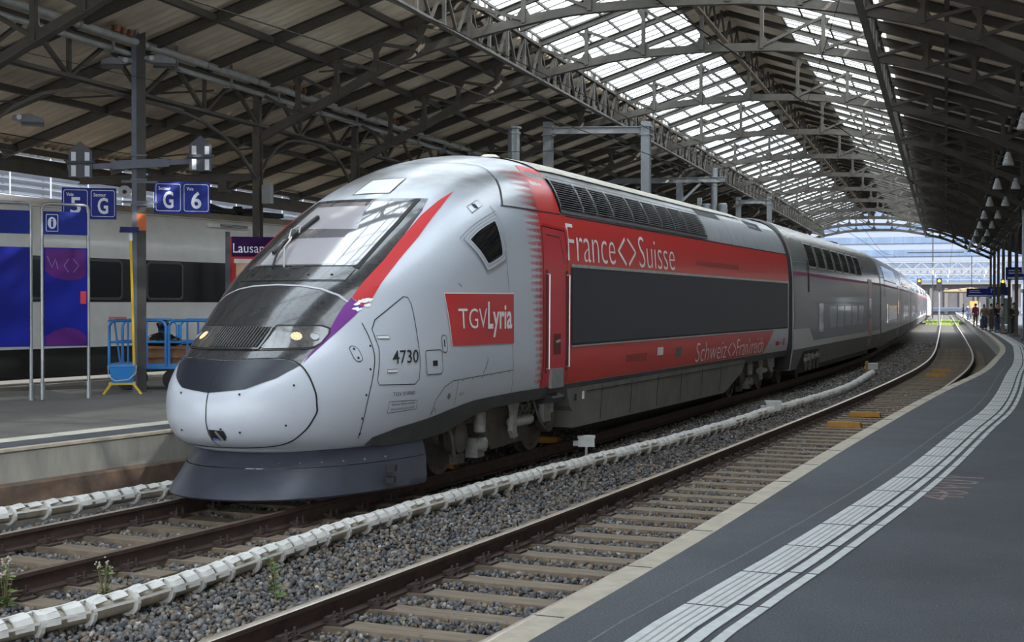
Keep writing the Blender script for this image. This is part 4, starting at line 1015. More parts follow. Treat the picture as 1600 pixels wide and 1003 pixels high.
mb = MB(); seam(None, [[(-.02,1.23),(.10,1.36),(.12,1.42)],[(-.62,2.30),(-.55,2.26)],[(-1.28,.84),(-1.22,.91),(-1.18,.86)]], side, .012, .007, None, None, 1, mb); mb.build('scuff_mark', mat('scuff', (.12,.11,.10), .8), PC)
# operator logo panel
lg = patch('logo_panel', [(-.87,1.585),(.935,1.575),(.925,2.195),(-.93,2.185)], side, .007, mat('logo_red', (.56,.03,.035), .35, coat=.1), PC, .12)
seam('logo_border', [[(-.87,1.585),(-.93,2.185),(.925,2.195)]], side, .014, .009, M_lead, lg)
text('logo_lettering', 'TGV', -.68, .07, 1.775, 2.01, side, .011, M_lead, lg, weight=-.004)
text('logo_lettering', 'L', .10, .26, 1.765, 2.09, side, .011, M_lead, lg, weight=.022); text('logo_lettering', 'yria', .25, .86, 1.66, 2.05, side, .011, M_lead, lg, weight=.022)
# louvres in the roof edge
S_ = [2.82,3.79,4.42,5.21,6.24,7.09,7.88,8.71,9.58,11.0]; M_slat = mat('louvre_slat', (.045,.045,.045), .5, metal=.3)
for a, b in zip(S_, S_[1:]):
    lv = patch('louvre_panel', [(a,3.33),(b,3.33),(b,3.80),(a,3.80)], side, .006, M_dark, PC, .2); mb = MB()
    for z in np.arange(3.40, 3.80, .034):
        p0, n0 = on_map(side, a+.05, float(z), .022); p1, n1 = on_map(side, b-.05, float(z), .022); mb.bar(p0+n0, p1+n1, .05, .007, (.5,0,.85))
    mb.build('louvre_slats', M_slat, lv); mb = MB()
    seam(None, [[(a,3.36),(b,3.36)]], side, .085, .024, None, None, 1, mb); seam(None, [[(a+.02,3.36),(a+.02,3.81)],[(b-.01,3.36),(b-.01,3.81)],[(a,3.81),(b,3.81)]], side, .03, .03, None, None, 1, mb)
    mb.build('louvre_frame', mat('louvre_frame', (.10,.105,.11), .5), lv); seam('frame_edge', [[(a+.04,3.40),(a+.04,3.80)]], side, .018, .034, M_alu, lv)
patch('roof_cowl', [(11.05,3.30),(SEND-.05,3.30),(SEND-.05,3.86),(11.05,3.86)], side, .008, mat('cowl_grey', (.34,.36,.38), .5, var=.15, scale=3), PC, .2)
patch('roof_slot', [(11.15,3.80),(13.0,3.80),(13.0,3.93),(11.15,3.93)], side, .012, M_dark, PC, .2); patch('roof_slot', [(15.6,3.78),(17.0,3.76),(17.1,3.93),(15.6,3.95)], side, .012, M_dark, PC, .2)
patch('roof_cover', [(2.9,-.95),(11.0,-.95),(15.4,-.9),(15.4,.9),(11.0,.95),(2.9,.95)], roof, .02, mat('roof_cream', (.56,.52,.42), .45, var=.35, scale=2.2, col2=(.36,.33,.27)), PC, .16, flip=-1)
mb = MB()
for s in (4.6, 6.2, 7.8, 9.4, 11.0, 12.6): seam(None, [[(s,-.94),(s,.94)]], roof, .02, .024, None, None, -1, mb)
mb.build('roof_joint', mat('joint_brown', (.20,.17,.13), .7), PC)
patch('roof_hatch', [(.26,-.235),(.30,.215),(-.18,.235),(-.20,-.26)], roof, .006, mat('hatch_white', (.58,.59,.58), .4), PC, .08, flip=-1); seam('roof_hatch_edge', [[(.26,-.235),(.30,.215),(-.18,.235),(-.20,-.26),(.26,-.235)]], roof, .012, .008, M_gap, PC, flip=-1)
seam('cab_roof_seam', [[(.90,-.75),(.95,-.4),(1.0,.25),(1.22,.50),(1.40,.70),(1.38,.84),(1.22,1.04)]], roof, .016, .007, M_gap, PC, flip=-1)
seam('cab_seam', [[(1.25,3.67),(.98,3.42),(.86,3.29)]], side, .022, .007, M_gap, PC)
mb = MB(); mb.lathe((.1, 3.2, 4.14), (0,0,1), [(.16,0),(.16,.03),(.10,.07)], 16); mb.build('roof_aerial', mat('aerial', (.5,.46,.38), .5), PC)

# ---- bogies
def wheel(x):
    return MB().lathe((x-.065, 0, .46), (1,0,0), [(.10,-.02),(.10,.02),(.36,.03),(.40,.0),(.487,0),(.487,.028),(.462,.034),(.455,.135),(.40,.135),(.37,.10),(.14,.10),(.12,.17),(.07,.18)], 40)
def bogie(parent, s, near=True, motor=True):
    b = thing('bogie', '', '', (0, s, 0)); del b['label']; del b['category']; b.parent = parent
    for ds in (0, 3.0):
        for x, sg in ((.75, 1), (-.75, -1)):
            w = wheel(.75) if sg > 0 else MB().lathe((-.75+.065, 0, .46), (-1,0,0), [(.10,-.02),(.36,.03),(.40,.0),(.487,0),(.487,.028),(.462,.034),(.455,.135),(.37,.10),(.07,.15)], 32)
            o = w.build('wheel', M_wheel, b, smooth=40); o.location = (0, ds, 0)
        MB().tube([(-.72, ds, .46), (.72, ds, .46)], .085, 12).build('axle', M_bogie, b, smooth=40)
    for sg in (1, -1):
        fr = MB(); X = sg*.98
        fr.prism([(-.55,.60),(.45,.60),(.75,.34),(2.25,.34),(2.55,.60),(3.55,.60),(3.55,.72),(2.4,.78),(.6,.78),(-.55,.72)], X-.07, X+.07, 'yz'); fr.build('side_frame', M_bogie, b)
        for ds in (0, 3.0):
            ax = MB(); ax.lathe((X+sg*.02, ds, .46), (sg,0,0), [(.17,-.06),(.19,0),(.19,.10),(.12,.13),(.07,.16)], 18); ax.box((X, ds, .60), (.18, .34, .20)); ax.build('axle_box', M_bogie, b, smooth=35)
            sp = MB()
            for k in (-.24, .24):
                P = [(X + .075*math.cos(q), ds + k + .075*math.sin(q), .56 + .30*q/31.4) for q in np.linspace(0, 31.4, 60)]; sp.tube(P, .019, 6)
            sp.build('coil_spring', M_bogie, b, smooth=50)
        if sg > 0:
            MB().lathe((1.18, .38, .48), (0,0,1), [(.04,0),(.075,.02),(.075,.26),(.05,.27),(.05,.44)], 14).build('damper', M_bogie_l, b, smooth=40)
            MB().lathe((1.18, 2.72, .56), (0,0,1), [(.04,0),(.08,.02),(.08,.30),(.05,.31),(.05,.42)], 14).build('damper', M_bogie_l, b, smooth=40)
            MB().tube([(1.17, 1.42, .53), (1.17, 2.05, .53)], .07, 14).build('brake_cylinder', mat('brake_grey', (.42,.43,.43), .5, metal=.4, var=.3, scale=9), b, smooth=40)
            m = MB(); m.prism([(1.20,.86),(1.50,.86),(1.40,.62),(1.38,.42),(1.44,.36),(1.30,.34),(1.22,.44),(1.28,.64)], 1.20, 1.26, 'yz'); m.build('bracket', M_bogie_l, b)
            m = MB(); m.box((1.20, 2.55, .62), (.08, .26, .32)); m.build('control_box', M_bogie_l, b)
            m = MB()
            for k in range(5): z = .42 + k*.07; m.tube([(1.1, 1.5, z+.2), (1.2, 1.7+.05*k, z+.16), (1.19, 2.1, z+.12+.03*k), (1.05, 2.4, z+.2)], .014, 6)
            
            for k in range(7): y = 1.55 + .17*k; m.tube([(1.08, y, .92), (1.16 + .03*(k % 3), y+.05, .72 - .03*(k % 2)), (1.12, y + .02, .50 + .04*(k % 3))], .016, 6)
            m.tube([(1.12, 2.2, .9), (1.22, 2.3, .5), (1.2, 2.55, .36), (1.2, 2.8, .5)], .02, 6); m.tube([(1.05, -.45, .85), (1.14, -.35, .5), (1.1, -.2, .25)], .025, 6); m.build('brake_pipe', M_bogie, b, smooth=50)
            m = MB(); m.box((1.02, .05, .20), (.10, .22, .12)); m.build('sand_box', M_bogie, b); m = MB(); m.box((1.08, .45, .30), (.16, .22, .24)); m.lathe((1.16, .45, .34), (1,0,0), [(.09,0),(.09,.06),(.05,.08)], 12); m.build('valve_box', M_bogie_l, b)
    m = MB(); m.prism([(.55,.86),(1.18,.86),(1.3,.42),(2.15,.34),(2.05,.24),(1.0,.22),(.62,.50)], 1.04, 1.07, 'yz'); m.build('sole_plate', M_bogie, b)
    m = MB(); m.box((0, 1.5, .60), (1.7, .7, .35)); m.box((0, .6, .52), (1.2, .7, .4)); m.box((0, 2.4, .52), (1.2, .7, .4)); m.prism([(.80,.56),(2.3,.56),(2.1,.24),(1.0,.24)], -.8, .8, 'yz'); m.build('cross_frame', M_bogie, b)
    return b
bg1 = bogie(PC, 0.0); bg2 = copy_tree(bg1, parent=PC); bg2.location = (0, 15.0, 0)

# ------------------------------------------------------------------ double-deck trailer coaches behind it
ys_ = np.linspace(-20, 328, 8000); xs_ = pchip(ys_, T6R); S6 = np.concatenate([[0], np.cumsum(np.hypot(np.diff(xs_), np.diff(ys_)))])
s6_0 = float(np.interp(15.59, ys_, S6)); tx_ = np.gradient(xs_, ys_); cx_ = xs_ - .75/np.sqrt(1+tx_**2); cy_ = ys_ + .75*tx_/np.sqrt(1+tx_**2)
def on6(s): return Vector((float(np.interp(s+s6_0, S6, cx_)), float(np.interp(s+s6_0, S6, cy_)), 0))
def TT(z):
    z = np.asarray(z, float); up = np.clip((z-2.35)/1.905, 0, 1); lo = np.clip((.9-z)/.9, 0, 1); return 1.42*np.maximum(1-up**2.9, 0)**(1/2.9)*(1-.10*lo)
def tside(s, z): return (float(TT(z)), s, z)
M_silver = livery('coach_silver', (.31,.32,.33), (.28,.26,.23), .22, True, .1); M_cdark = mat('coach_dark', (.042,.050,.066), .32, coat=.1, var=.2, scale=1.5); M_clow = mat('coach_light_band', (.44,.46,.47), .4); M_cmag = mat('coach_magenta', (.34,.02,.14), .5)
M_cwin = mat('coach_window', (.030,.034,.036), .10, coat=.5); M_cdoor = mat('coach_door_red', (.40,.10,.09), .3); M_bel = mat('bellows', (.012,.012,.014), .7)
def coach(L, label, end=False):
    c = thing('passenger_coach', label, 'train coach', group='vehicles of the red and silver train'); g = .28
    zz = np.concatenate([np.linspace(.40, 2.4, 8), 2.4 + 1.85*(1-(1-np.linspace(0, 1, 26)[1:])**1.7)]); mb = MB(); n = len(zz)
    prof = [(float(TT(z)), float(z)) for z in zz]; prof = prof + [(-x, z) for x, z in reversed(prof)]; m_ = len(prof); vs = []; nn = 12
    for k in range(nn): vs += [(x, g + (L-2*g)*k/(nn-1), z) for x, z in prof]
    mb.add(vs, [(i*m_+j, i*m_+j+1, (i+1)*m_+j+1, (i+1)*m_+j) for i in range(nn-1) for j in range(m_-1)] + [tuple(range(m_)), tuple((nn-1)*m_+j for j in range(m_))[::-1]]); mb.build('body_shell', M_silver, c, smooth=40)
    patch('dark_band', [(3.4,2.82),(g+.05,2.82),(g+.3,1.45),(3.0,1.45),(3.75,1.10),(L-g,1.10),(L-g,2.82)], tside, .006, M_cdark, c, .3)
    seam('magenta_line', [[(g,2.86),(L-g,2.86)]], tside, .085, .009, M_cmag, c)
    patch('light_band', [(g,.92),(L-g,.92),(L-g,1.09),(3.75,1.09),(3.0,1.44),(g,1.44)], tside, .007, M_clow, c, .4)
    patch('lower_skirt', [(g,.41),(L-g,.41),(L-g,.91),(g,.91)], tside, .008, mat('coach_skirt', (.14,.145,.15), .55, var=.25, scale=2), c, .4)
    nw = 7; w0, w1 = 3.05, L*.73
    for k in range(nw):
        a = w0 + k*(w1-w0)/nw; o = patch('upper_window', rrect(a, a+1.42, 3.10, 3.70, .10, 4), tside, .012, M_cwin, c, .2)
        seam('window_rim', [rrect(a-.02, a+1.44, 3.08, 3.72, .11, 4) + [(a+1.44,3.61)]], tside, .04, .010, M_clow, o)
        if 1 < k: patch('lower_window', rrect(a+.2, a+1.72, 1.38, 2.02, .08, 4), tside, .009, mat('coach_lower_glass', (.055,.062,.075), .22, coat=.2), c, .2)
    patch('door', [(L*.795,.55),(L*.85,.55),(L*.85,3.0),(L*.795,3.0)], tside, .012, M_cdoor, c, .3); patch('door_window', [(L*.805,1.6),(L*.838,1.6),(L*.838,2.3),(L*.805,2.3)], tside, .016, M_cwin, c, .3)
    patch('service_window', [(4.75,1.28),(5.65,1.28),(5.65,2.10),(4.75,2.10)], tside, .012, M_cwin, c, .3)
    patch('vent_strip', [(2.74,2.40),(2.95,2.40),(2.95,3.26),(2.74,3.26)], tside, .012, M_dark, c, .2)
    seam('panel_seam', [[(g,3.15),(2.7,3.18),(2.7,3.27)],[(.45,1.45),(1.2,3.12)],[(3.8,2.12),(L-g,2.12)]], tside, .02, .010, mat('seam_grey', (.17,.18,.19), .5), c)
    mb = MB(); P = [(float(TT(z))*.985, z*.99) for z in (.45,1.0,2.0,2.8,3.3,3.6,3.85,4.05,4.15,4.22)]; P = P + [(-x, z) for x, z in reversed(P)]; mb.prism(P, -.34, .32); mb.build('gangway_bellows', M_bel, c)
    mb = MB(); mb.bar((0,-.25,4.2), (0,L,4.2), .28, .10); mb.box((0,L*.75,4.27), (.7,1.6,.12)); mb.build('roof_duct', M_dark, c)
    mb = MB(); mb.box((0, L/2, .36), (2.3, L-4.5, .30)); mb.build('underfloor', M_dark, c)
    b = thing('bogie', '', '', (0, 1.7 if end else -1.5, 0)); del b['label']; del b['category']; b.parent = c
    if end:
        rc = patch('bogie_recess', [(1.2,.41),(1.9,.84),(4.7,.84),(5.2,.41)], tside, .014, M_dark, c, .3)
        for y, w in ((2.2,.10),(2.75,.16),(3.5,.12),(4.3,.10)): MB().lathe((1.44, y, .42), (0,0,1), [(w*.3,-.1),(w*.5,0),(w*.5,.28),(w*.3,.34)], 12).build('damper', M_bogie, rc, smooth=40)
        MB().bar((1.46, 1.9, .62), (1.46, 4.6, .66), .05, .08).build('pipe', M_bogie_l, rc)
    for ds in (0, 3.0):
        for x, sg in ((.75, 1), (-.75, -1)): o = (wheel(.75) if sg > 0 else MB().lathe((-.69, 0, .46), (-1,0,0), [(.10,-.02),(.487,0),(.46,.135),(.07,.15)], 24)).build('wheel', M_wheel, b, smooth=40); o.location = (0, ds, 0)
    m = MB()
    for sg in (1, -1): m.prism([(-.5,.55),(.6,.40),(2.4,.40),(3.5,.55),(3.5,.75),(2.2,.82),(.8,.82),(-.5,.75)], sg*.98-.07, sg*.98+.07, 'yz'); m.lathe((sg*1.14, .5, .42), (0,0,1), [(.07,0),(.07,.4)], 10); m.lathe((sg*1.14, 2.5, .42), (0,0,1), [(.07,0),(.07,.4)], 10); m.box((sg*1.1, 1.5, .6), (.14, .3, .35))
    m.build('bogie_frame', M_bogie_l, b); return c
JO = [19.15, 41.0] + [41.0 + 18.7*k for k in range(1, 8)]
c1 = coach(21.85, 'silver double-deck coach with seven upper windows coupled right behind the red power car', True); c2 = coach(18.7, '')
nm = ['', 'second', 'third', 'fourth', 'fifth', 'sixth', 'seventh', 'last']
for i in range(8):
    a, b = on6(JO[i]), on6(JO[i+1]); d = b - a; o = c1 if i == 0 else (c2 if i == 1 else copy_tree(c2)); o.location = a; o.rotation_euler = (0, 0, -math.atan2(d.x, d.y))
    if i: o['label'] = f'silver double-deck coach of the train, {nm[i]} one behind the red power car'
# ------------------------------------------------------------------ left platform: post with signs
M_blue = mat('sign_blue', (.008,.020,.20), .55, spec=.25); M_signw = mat('sign_white', (.62,.65,.72), .4); M_postd = mat('post_dark', (.050,.046,.043), .6, var=.4, scale=6, col2=(.035,.032,.032)); M_postb = mat('post_bluegrey', (.105,.12,.16), .5, var=.2, scale=5)
M_orange = mat('orange_band', (.50,.11,.015), .5); M_frame = mat('frame_steel', (.36,.38,.40), .35, metal=.6, var=.15, scale=9)
VA = Vector((.84, .545, 0)).normalized(); VN = Vector((VA.y, -VA.x, 0))      # along and out of the sign plane
PO = Vector((-14.62, 22.83, .40))
pst = thing('platform_post', 'dark steel post with an orange band carrying the G 6 and 5 G signs', 'post', PO)
rz = math.atan2(VA.y, VA.x)
m = MB(); m.bar(VN*.10 + Vector((0,0,0)), VN*.10 + Vector((0,0,6.75)), .26, .022, VN); m.bar(VN*-.10, VN*-.10 + Vector((0,0,6.85)), .26, .022, VN); m.bar((0,0,0), (0,0,6.8), .022, .19, VN); m.build('shaft', M_postd, pst)
m = MB(); m.bar(VN*.113 - VA*.085, VN*.113 - VA*.085 + Vector((0,0,6.85)), .09, .012, VN); m.build('painted_face', M_postb, pst)
m = MB(); m.bar(Vector((0,0,3.06)), Vector((0,0,3.38)), .268, .236, VN); m.build('orange_band', M_orange, pst)
m = MB()
for z in (3.55, 4.02, 4.25, 4.48): m.bar(Vector((0,0,z-.02)), Vector((0,0,z+.02)), .30, .28, VN)
m.build('clamp', M_postb, pst)
m = MB(); m.bar(VA*-1.28 + Vector((0,0,4.20)) + VN*.17, VA*1.36 + Vector((0,0,4.42)) + VN*.17, .07, .10); m.bar(VA*-.5 + Vector((0,0,4.27)) + VN*.2, VA*.55 + Vector((0,0,4.35)) + VN*.2, .07, .16); m.build('cross_arm', M_postb, pst)
m = MB()
for z in (3.60, 3.98): m.bar(VA*-.32 + Vector((0,0,z)) + VN*.1, VA*.34 + Vector((0,0,z)) + VN*.1, .03, .04)
m.build('sign_bracket', M_postb, pst)
def house_plate(c, label):
    t = thing('marker_board', label, 'marker board', PO + c, rz)
    m = MB(); m.prism([(-.21,-.32),(.21,-.32),(.21,.17),(0,.36),(-.21,.17)], -.02, .02); m.build('plate', mat('plate_dark', (.035,.04,.055), .45), t)
    f = MB()
    for x in (-.12, .12):
        for z in (-.20, .05): f = MB(); f.box((x, -.045, z), (.085, .03, .20)); f.box((x-.03, -.06, z), (.012, .03, .20)); f.build('white_bracket', M_signw, t); m = MB(); m.bar((-.26,-.075,-.045), (.26,-.075,-.03), .02, .05); m.build('strap', M_postb, t)
house_plate(VA*1.13 + VN*.245 + Vector((0,0,4.52)), 'house-shaped dark marker board on the right end of the cross-arm'); house_plate(VA*-1.05 + VN*.245 + Vector((0,0,4.34)), 'house-shaped dark marker board on the left end of the cross-arm')
def sector_sign(c, w, h, cells, label):
    t = thing('platform_sign', label, 'sign', PO + c, rz)
    MB().box((0,0,0), (w, .10, h)).build('panel', M_blue, t); f = plane_map((0, -.0515, 0), (1,0,0), (0,0,1)); n = len(cells); mb = MB()
    for i, (cap, big) in enumerate(cells):
        x0 = -w/2 + w*i/n + .03; x1 = -w/2 + w*(i+1)/n - .03; o = rrect(x0, x1, -h/2+.04, h/2-.04, .04); p = rrect(x0+.009, x1-.009, -h/2+.049, h/2-.049, .034); ring(mb, o, p, f, .001)
        text(None, cap, x0+.05, x0+.05+.032*len(cap), h/2-.16, h/2-.095, f, .001, None, None, weight=.018, mb=mb); cx = (x0+x1)/2; text(None, big, cx-.095, cx+.095, -h/2+.09, h/2-.18, f, .001, None, None, weight=.022, mb=mb)
    mb.build('lettering', M_signw, t)
sector_sign(VA*.80 + VN*.02 + Vector((0,0,3.70)), 1.04, .60, (('Secteur','G'),('Voie','6')), 'blue platform sign reading Secteur G Voie 6 to the right of the post')
sector_sign(VA*-.90 + VN*.02 + Vector((0,0,3.56)), .98, .58, (('Voie','5'),('Secteur','G')), 'blue platform sign reading Voie 5 Secteur G to the left of the post')
def floodlight(c, sg, label):
    t = thing('floodlight', label, 'lamp', PO + c, rz); m = MB(); P = [(-.02,.06),(.30,.10),(.52,.02),(.55,-.06),(.10,-.05),(-.04,.0)]
    m.prism([(sg*a, b) for a, b in P], -.14, .14); m.build('housing', mat('lamp_grey', (.22,.23,.25), .5, var=.2, scale=9), t); m = MB(); m.box((sg*.33, 0, -.085), (.40, .24, .06)); m.build('reflector_box', mat('lamp_dark', (.03,.032,.04), .4), t); m = MB(); m.lathe((sg*.1, -.15, .02), (0,-1,0), [(.05,0),(.05,.03)], 12); m.build('pivot', M_frame, t)
floodlight(VA*.14 + Vector((0,0,6.30)), 1, 'grey floodlight on the right side of the post top'); floodlight(Vector((-16.97, 22.25, 5.6)) - PO, 1, 'grey floodlight hanging under the left eaves at the edge of the picture'); floodlight(VA*-.14 + Vector((0,0,6.24)), -1, 'grey floodlight on the left side of the post top')
t = thing('loudspeaker', 'small round horn loudspeaker beside the left blue sign on the post', 'loudspeaker', PO + VA*-.26 + VN*.12 + Vector((0,0,3.78)), rz)
MB().lathe((0,0,0), (0,-1,0), [(.04,-.12),(.06,0),(.11,.08),(.12,.09),(.10,.08)], 18).build('horn', mat('horn_grey', (.3,.3,.31), .5), t, smooth=40); MB().lathe((0,-.06,0), (0,-1,0), [(.05,0),(.03,.04)], 14).build('driver', M_dark, t)

# information boards
def board(o, w, label, info, red):
    t = thing('information_board', label, 'information board', (o[0], o[1], .40), math.atan2(.64, .52))
    MB().tube([(0,0,0),(0,0,3.33),(.02,0,3.39),(.08,0,3.41),(w-.08,0,3.41),(w-.02,0,3.39),(w,0,3.33),(w,0,0)], .028, 10).build('tube_frame', M_frame, t, smooth=40)
    for x in (0, w): MB().lathe((x,0,0), (0,0,1), [(.045,0),(.045,.30),(.035,.31)], 12).build('foot_sleeve', M_frame, t, smooth=40); MB().box((w/2, 0, .20), (w-.05, .04, .06)).build('lower_bar', mat('bar_brown', (.13,.115,.095), .6), t)
    f = plane_map((0, -.0305, 0), (1,0,0), (0,0,1)); MB().box((w/2, 0, 3.08), (w-.06, .06, .40)).build('header_panel', M_blue, t)
    p = MB().box((w/2, 0, 1.79), (w-.06, .06, 1.72)).build('poster_panel', mat('poster_blue', (.007,.012,.20), .25, spec=.4), t)
    if info:
        q = patch('poster_print', [(.05,2.63),(w-.05,2.63),(w-.05,2.18),(w*.8,2.10),(w*.5,2.08),(w*.2,2.14),(.05,2.24)], f, .002, mat('poster_purple', (.075,.014,.13), .25, spec=.4), p, .2); patch('poster_print', [(.05,.95),(w-.05,.95),(w-.05,1.12),(w*.75,1.22),(w*.5,1.26),(w*.25,1.2),(.05,1.10)], f, .002, MATS['poster_purple'], p, .2)
        mb = MB(); seam(None, [[(w*.56,2.46),(w*.46,2.34),(w*.56,2.22)],[(w*.66,2.46),(w*.78,2.34),(w*.66,2.22)],[(.08,2.5),(.16,2.3),(.22,2.46),(.26,2.28)]], f, .010, .004, None, None, 1, mb); mb.build('poster_lines', mat('poster_line', (.22,.17,.32), .3), p)
        mb = MB(); ring(mb, rrect(.06,.27,2.93,3.23,.02), rrect(.07,.26,2.94,3.22,.015), f, .002); c = [(.165+.075*math.cos(a), 3.08+.105*math.sin(a)) for a in np.linspace(0, 6.2832, 25)[:-1]]; mb2 = MB(); vs, fs = cdt_fill(c, .05); mb2.add([tuple(on_map(f, a, b, .002)[0] + on_map(f, a, b, .002)[1]) for a, b in vs], fs)
        o_ = mb2.build('info_disc', M_signw, t); mb.build('info_frame', M_signw, t); text('info_letter', 'i', .145, .185, 3.01, 3.15, f, .004, M_blue, t, weight=.03)
    if red: m = MB(); m.box((w-.10, -.034, 1.78), (.10, .01, .22)); m.build('red_sticker', mat('sticker_red', (.45,.03,.03), .4), p)
    return t
board((-14.97, 20.36), .80, 'tall blue information board with a white i in its header, purple poster below', True, True); board((-15.62, 19.56), .84, 'tall plain blue information board cut by the left edge of the picture', False, False)
# bucket on a yellow stand, squeegee
bx, by = -14.55, 22.15
t = thing('bucket_stand', 'low yellow metal stand with splayed legs under the blue bucket', 'stand', (bx, by, .40), rz); m = MB(); m.bar((-.24,-.10,.20), (.24,-.10,.20), .03, .05); m.bar((-.24,.10,.20), (.24,.10,.20), .03, .05); m.bar((-.22,-.1,.2), (-.22,.1,.2), .03, .05); m.bar((.22,-.1,.2), (.22,.1,.2), .03, .05); m.build('tray', mat('yellow_plastic', (.70,.46,.02), .45), t)
for sx in (-1, 1):
    for sy in (-1, 1): MB().bar((sx*.20, sy*.10, .19), (sx*.34, sy*.14, .0), .045, .03).build('leg', MATS['yellow_plastic'], t)
t = thing('bucket', 'blue plastic bucket standing on the yellow stand at the foot of the post', 'bucket', (bx, by, .615), rz); m = MB(); a, b, h = .24, .16, .32
def frust(a0, b0, a1, b1, h, wall=.012):
    m = MB(); V = [(-a0,-b0,0),(a0,-b0,0),(a0,b0,0),(-a0,b0,0),(-a1,-b1,h),(a1,-b1,h),(a1,b1,h),(-a1,b1,h)]; I = [(-a1+wall,-b1+wall,h),(a1-wall,-b1+wall,h),(a1-wall,b1-wall,h),(-a1+wall,b1-wall,h),(-a0+wall,-b0+wall,.02),(a0-wall,-b0+wall,.02),(a0-wall,b0-wall,.02),(-a0+wall,b0-wall,.02)]
    return m.add(V + I, [(3,2,1,0),(0,1,5,4),(1,2,6,5),(2,3,7,6),(3,0,4,7),(4,5,9,8),(5,6,10,9),(6,7,11,10),(7,4,8,11),(8,9,13,12),(9,10,14,13),(10,11,15,14),(11,8,12,15),(12,13,14,15)])
frust(.19,.13,.235,.165,.32).build('tub', mat('bucket_blue', (.02,.20,.55), .35), t); m = MB(); m.tube([(-.25,0,.30),(-.24,-.17,.12),(-.12,-.20,.04),(.12,-.20,.06),(.24,-.17,.18),(.25,0,.31)], .012, 6); m.build('handle', mat('handle_grey', (.40,.45,.5), .4), t); m = MB(); m.box((0,-.168,.31), (.49,.012,.03)); m.box((0,.168,.31), (.49,.012,.03)); m.box((-.238,0,.31), (.012,.34,.03)); m.box((.238,0,.31), (.012,.34,.03)); m.build('rim', MATS['bucket_blue'], t)
t = thing('window_squeegee', 'yellow telescopic squeegee pole with a blue head leaning on the post', 'squeegee', (bx + .13, by + .20, .40), rz); MB().tube([(.0,0,.34),(-.06,.02,2.85)], .024, 8).build('pole', MATS['yellow_plastic'], t); MB().tube([(-.06,.02,2.85),(-.06,.02,2.98)], .035, 8).build('socket', M_signw, t); m = MB(); m.box((-.08,0,3.06), (.34,.07,.08)); m.box((-.08,-.03,3.02), (.36,.012,.05)); m.build('head', mat('navy_foam', (.01,.02,.10), .8), t)
# luggage cart with load
CX, CY = -14.55, 23.9; t = thing('platform_cart', 'blue tube-railed platform cart on rubber wheels behind the post', 'cart', (CX, CY, .40), math.atan2(.30, .954)); M_cart = mat('cart_blue', (.03,.20,.52), .4)
MB().box((0,0,.46), (2.3,.95,.10)).build('deck', M_cart, t)
for y in (-.46, .46):
    for x0, x1 in ((-1.12,-.02),(.04,1.12)):
        m = MB(); m.tube([(x0,y,.46),(x0,y,1.24),(x0+.05,y,1.32),(x0+.13,y,1.35),(x1-.13,y,1.35),(x1-.05,y,1.32),(x1,y,1.24),(x1,y,.46)], .030, 8); m.tube([(x0,y,.93),(x1,y,.93)], .022, 8)
        for k in (1, 2): x = x0 + (x1-x0)*k/3; m.tube([(x,y,.46),(x,y,1.34)], .020, 8)
        m.build('side_rail', M_cart, t, smooth=40)
m = MB(); m.tube([(-1.12,-.46,1.34),(-1.12,.46,1.34)], .03, 8); m.tube([(-1.12,-.46,.93),(-1.12,.46,.93)], .02, 8); m.tube([(-1.0,-.1,.46),(-1.12,-.1,1.34)], .02, 8); m.build('end_rail', M_cart, t, smooth=40); MB().box((-.95,-.46,1.40), (.34,.06,.04)).build('red_grip', mat('grip_red', (.45,.12,.10), .5), t)
for x in (-.80, .10, .62):
    for y in (-.38, .38): MB().lathe((x,y-.04,.20), (0,1,0), [(.05,-.02),(.13,0),(.20,.005),(.205,.03),(.205,.05),(.20,.075),(.13,.08),(.05,.10)], 24).build('wheel', mat('tyre', (.015,.015,.016), .7), t, smooth=40)
def on_cart(dx, dy, z): a = math.atan2(.30, .954); return (CX + dx*math.cos(a) - dy*math.sin(a), CY + dx*math.sin(a) + dy*math.cos(a), .40 + z)
def carton(dx, dy, z, d, label, a):
    m = MB(); w, l, h = d; m.box((0,0,h/2), (w,l,h)); o = thing('cardboard_box', label, 'cardboard box', on_cart(dx,dy,z), a); m.build('carton', mat('cardboard', (.26,.14,.075), .8, var=.2, scale=7), o); f = MB(); f.bar((-w/2,-l/2,h), (w/2,-l/2,h), .006, .01); f.bar((-w*.5,-l/2-.05,h-.04), (w*.5,-l/2-.05,h-.04), .08, .006); f.build('flap', MATS['cardboard'], o)
carton(-.05, -.05, .511, (.95,.6,.16), 'brown cardboard box on the deck of the blue cart, lower of the two', .33); carton(-.08, -.02, .673, (.85,.55,.17), 'brown cardboard box lying on top of the other carton on the blue cart', .25)
m = MB(); vs = []; rg = random.Random(5)
prof = [(.03,-.0),(.30,.0),(.40,.08),(.37,.20),(.22,.30),(.07,.36),(.055,.40),(.09,.50),(.13,.60),(.10,.68),(.04,.70)]; n = 26
for i, (r, h) in enumerate(prof):
    for k in range(n): a = 6.2832*k/n; q = r*(1 + .10*math.sin(k*2.7+i) + .06*math.sin(k*5.1+2*i)); vs.append((q*math.cos(a) + (.10*(h-.36) if h > .36 else 0), q*.8*math.sin(a), h + .012*math.sin(k*3.3+i)))
m.add(vs, [(i*n+j, i*n+(j+1) % n, (i+1)*n+(j+1) % n, (i+1)*n+j) for i in range(len(prof)-1) for j in range(n)]); o = m.build('rubbish_bag', mat('bag_black', (.012,.012,.013), .18, bump=.5, bscale=14), smooth=180); o.scale = (.95,.95,.72); o.location = on_cart(-.22, .0, .845); tag(o, 'tied black plastic rubbish bag on the cardboard boxes of the cart', 'rubbish bag')
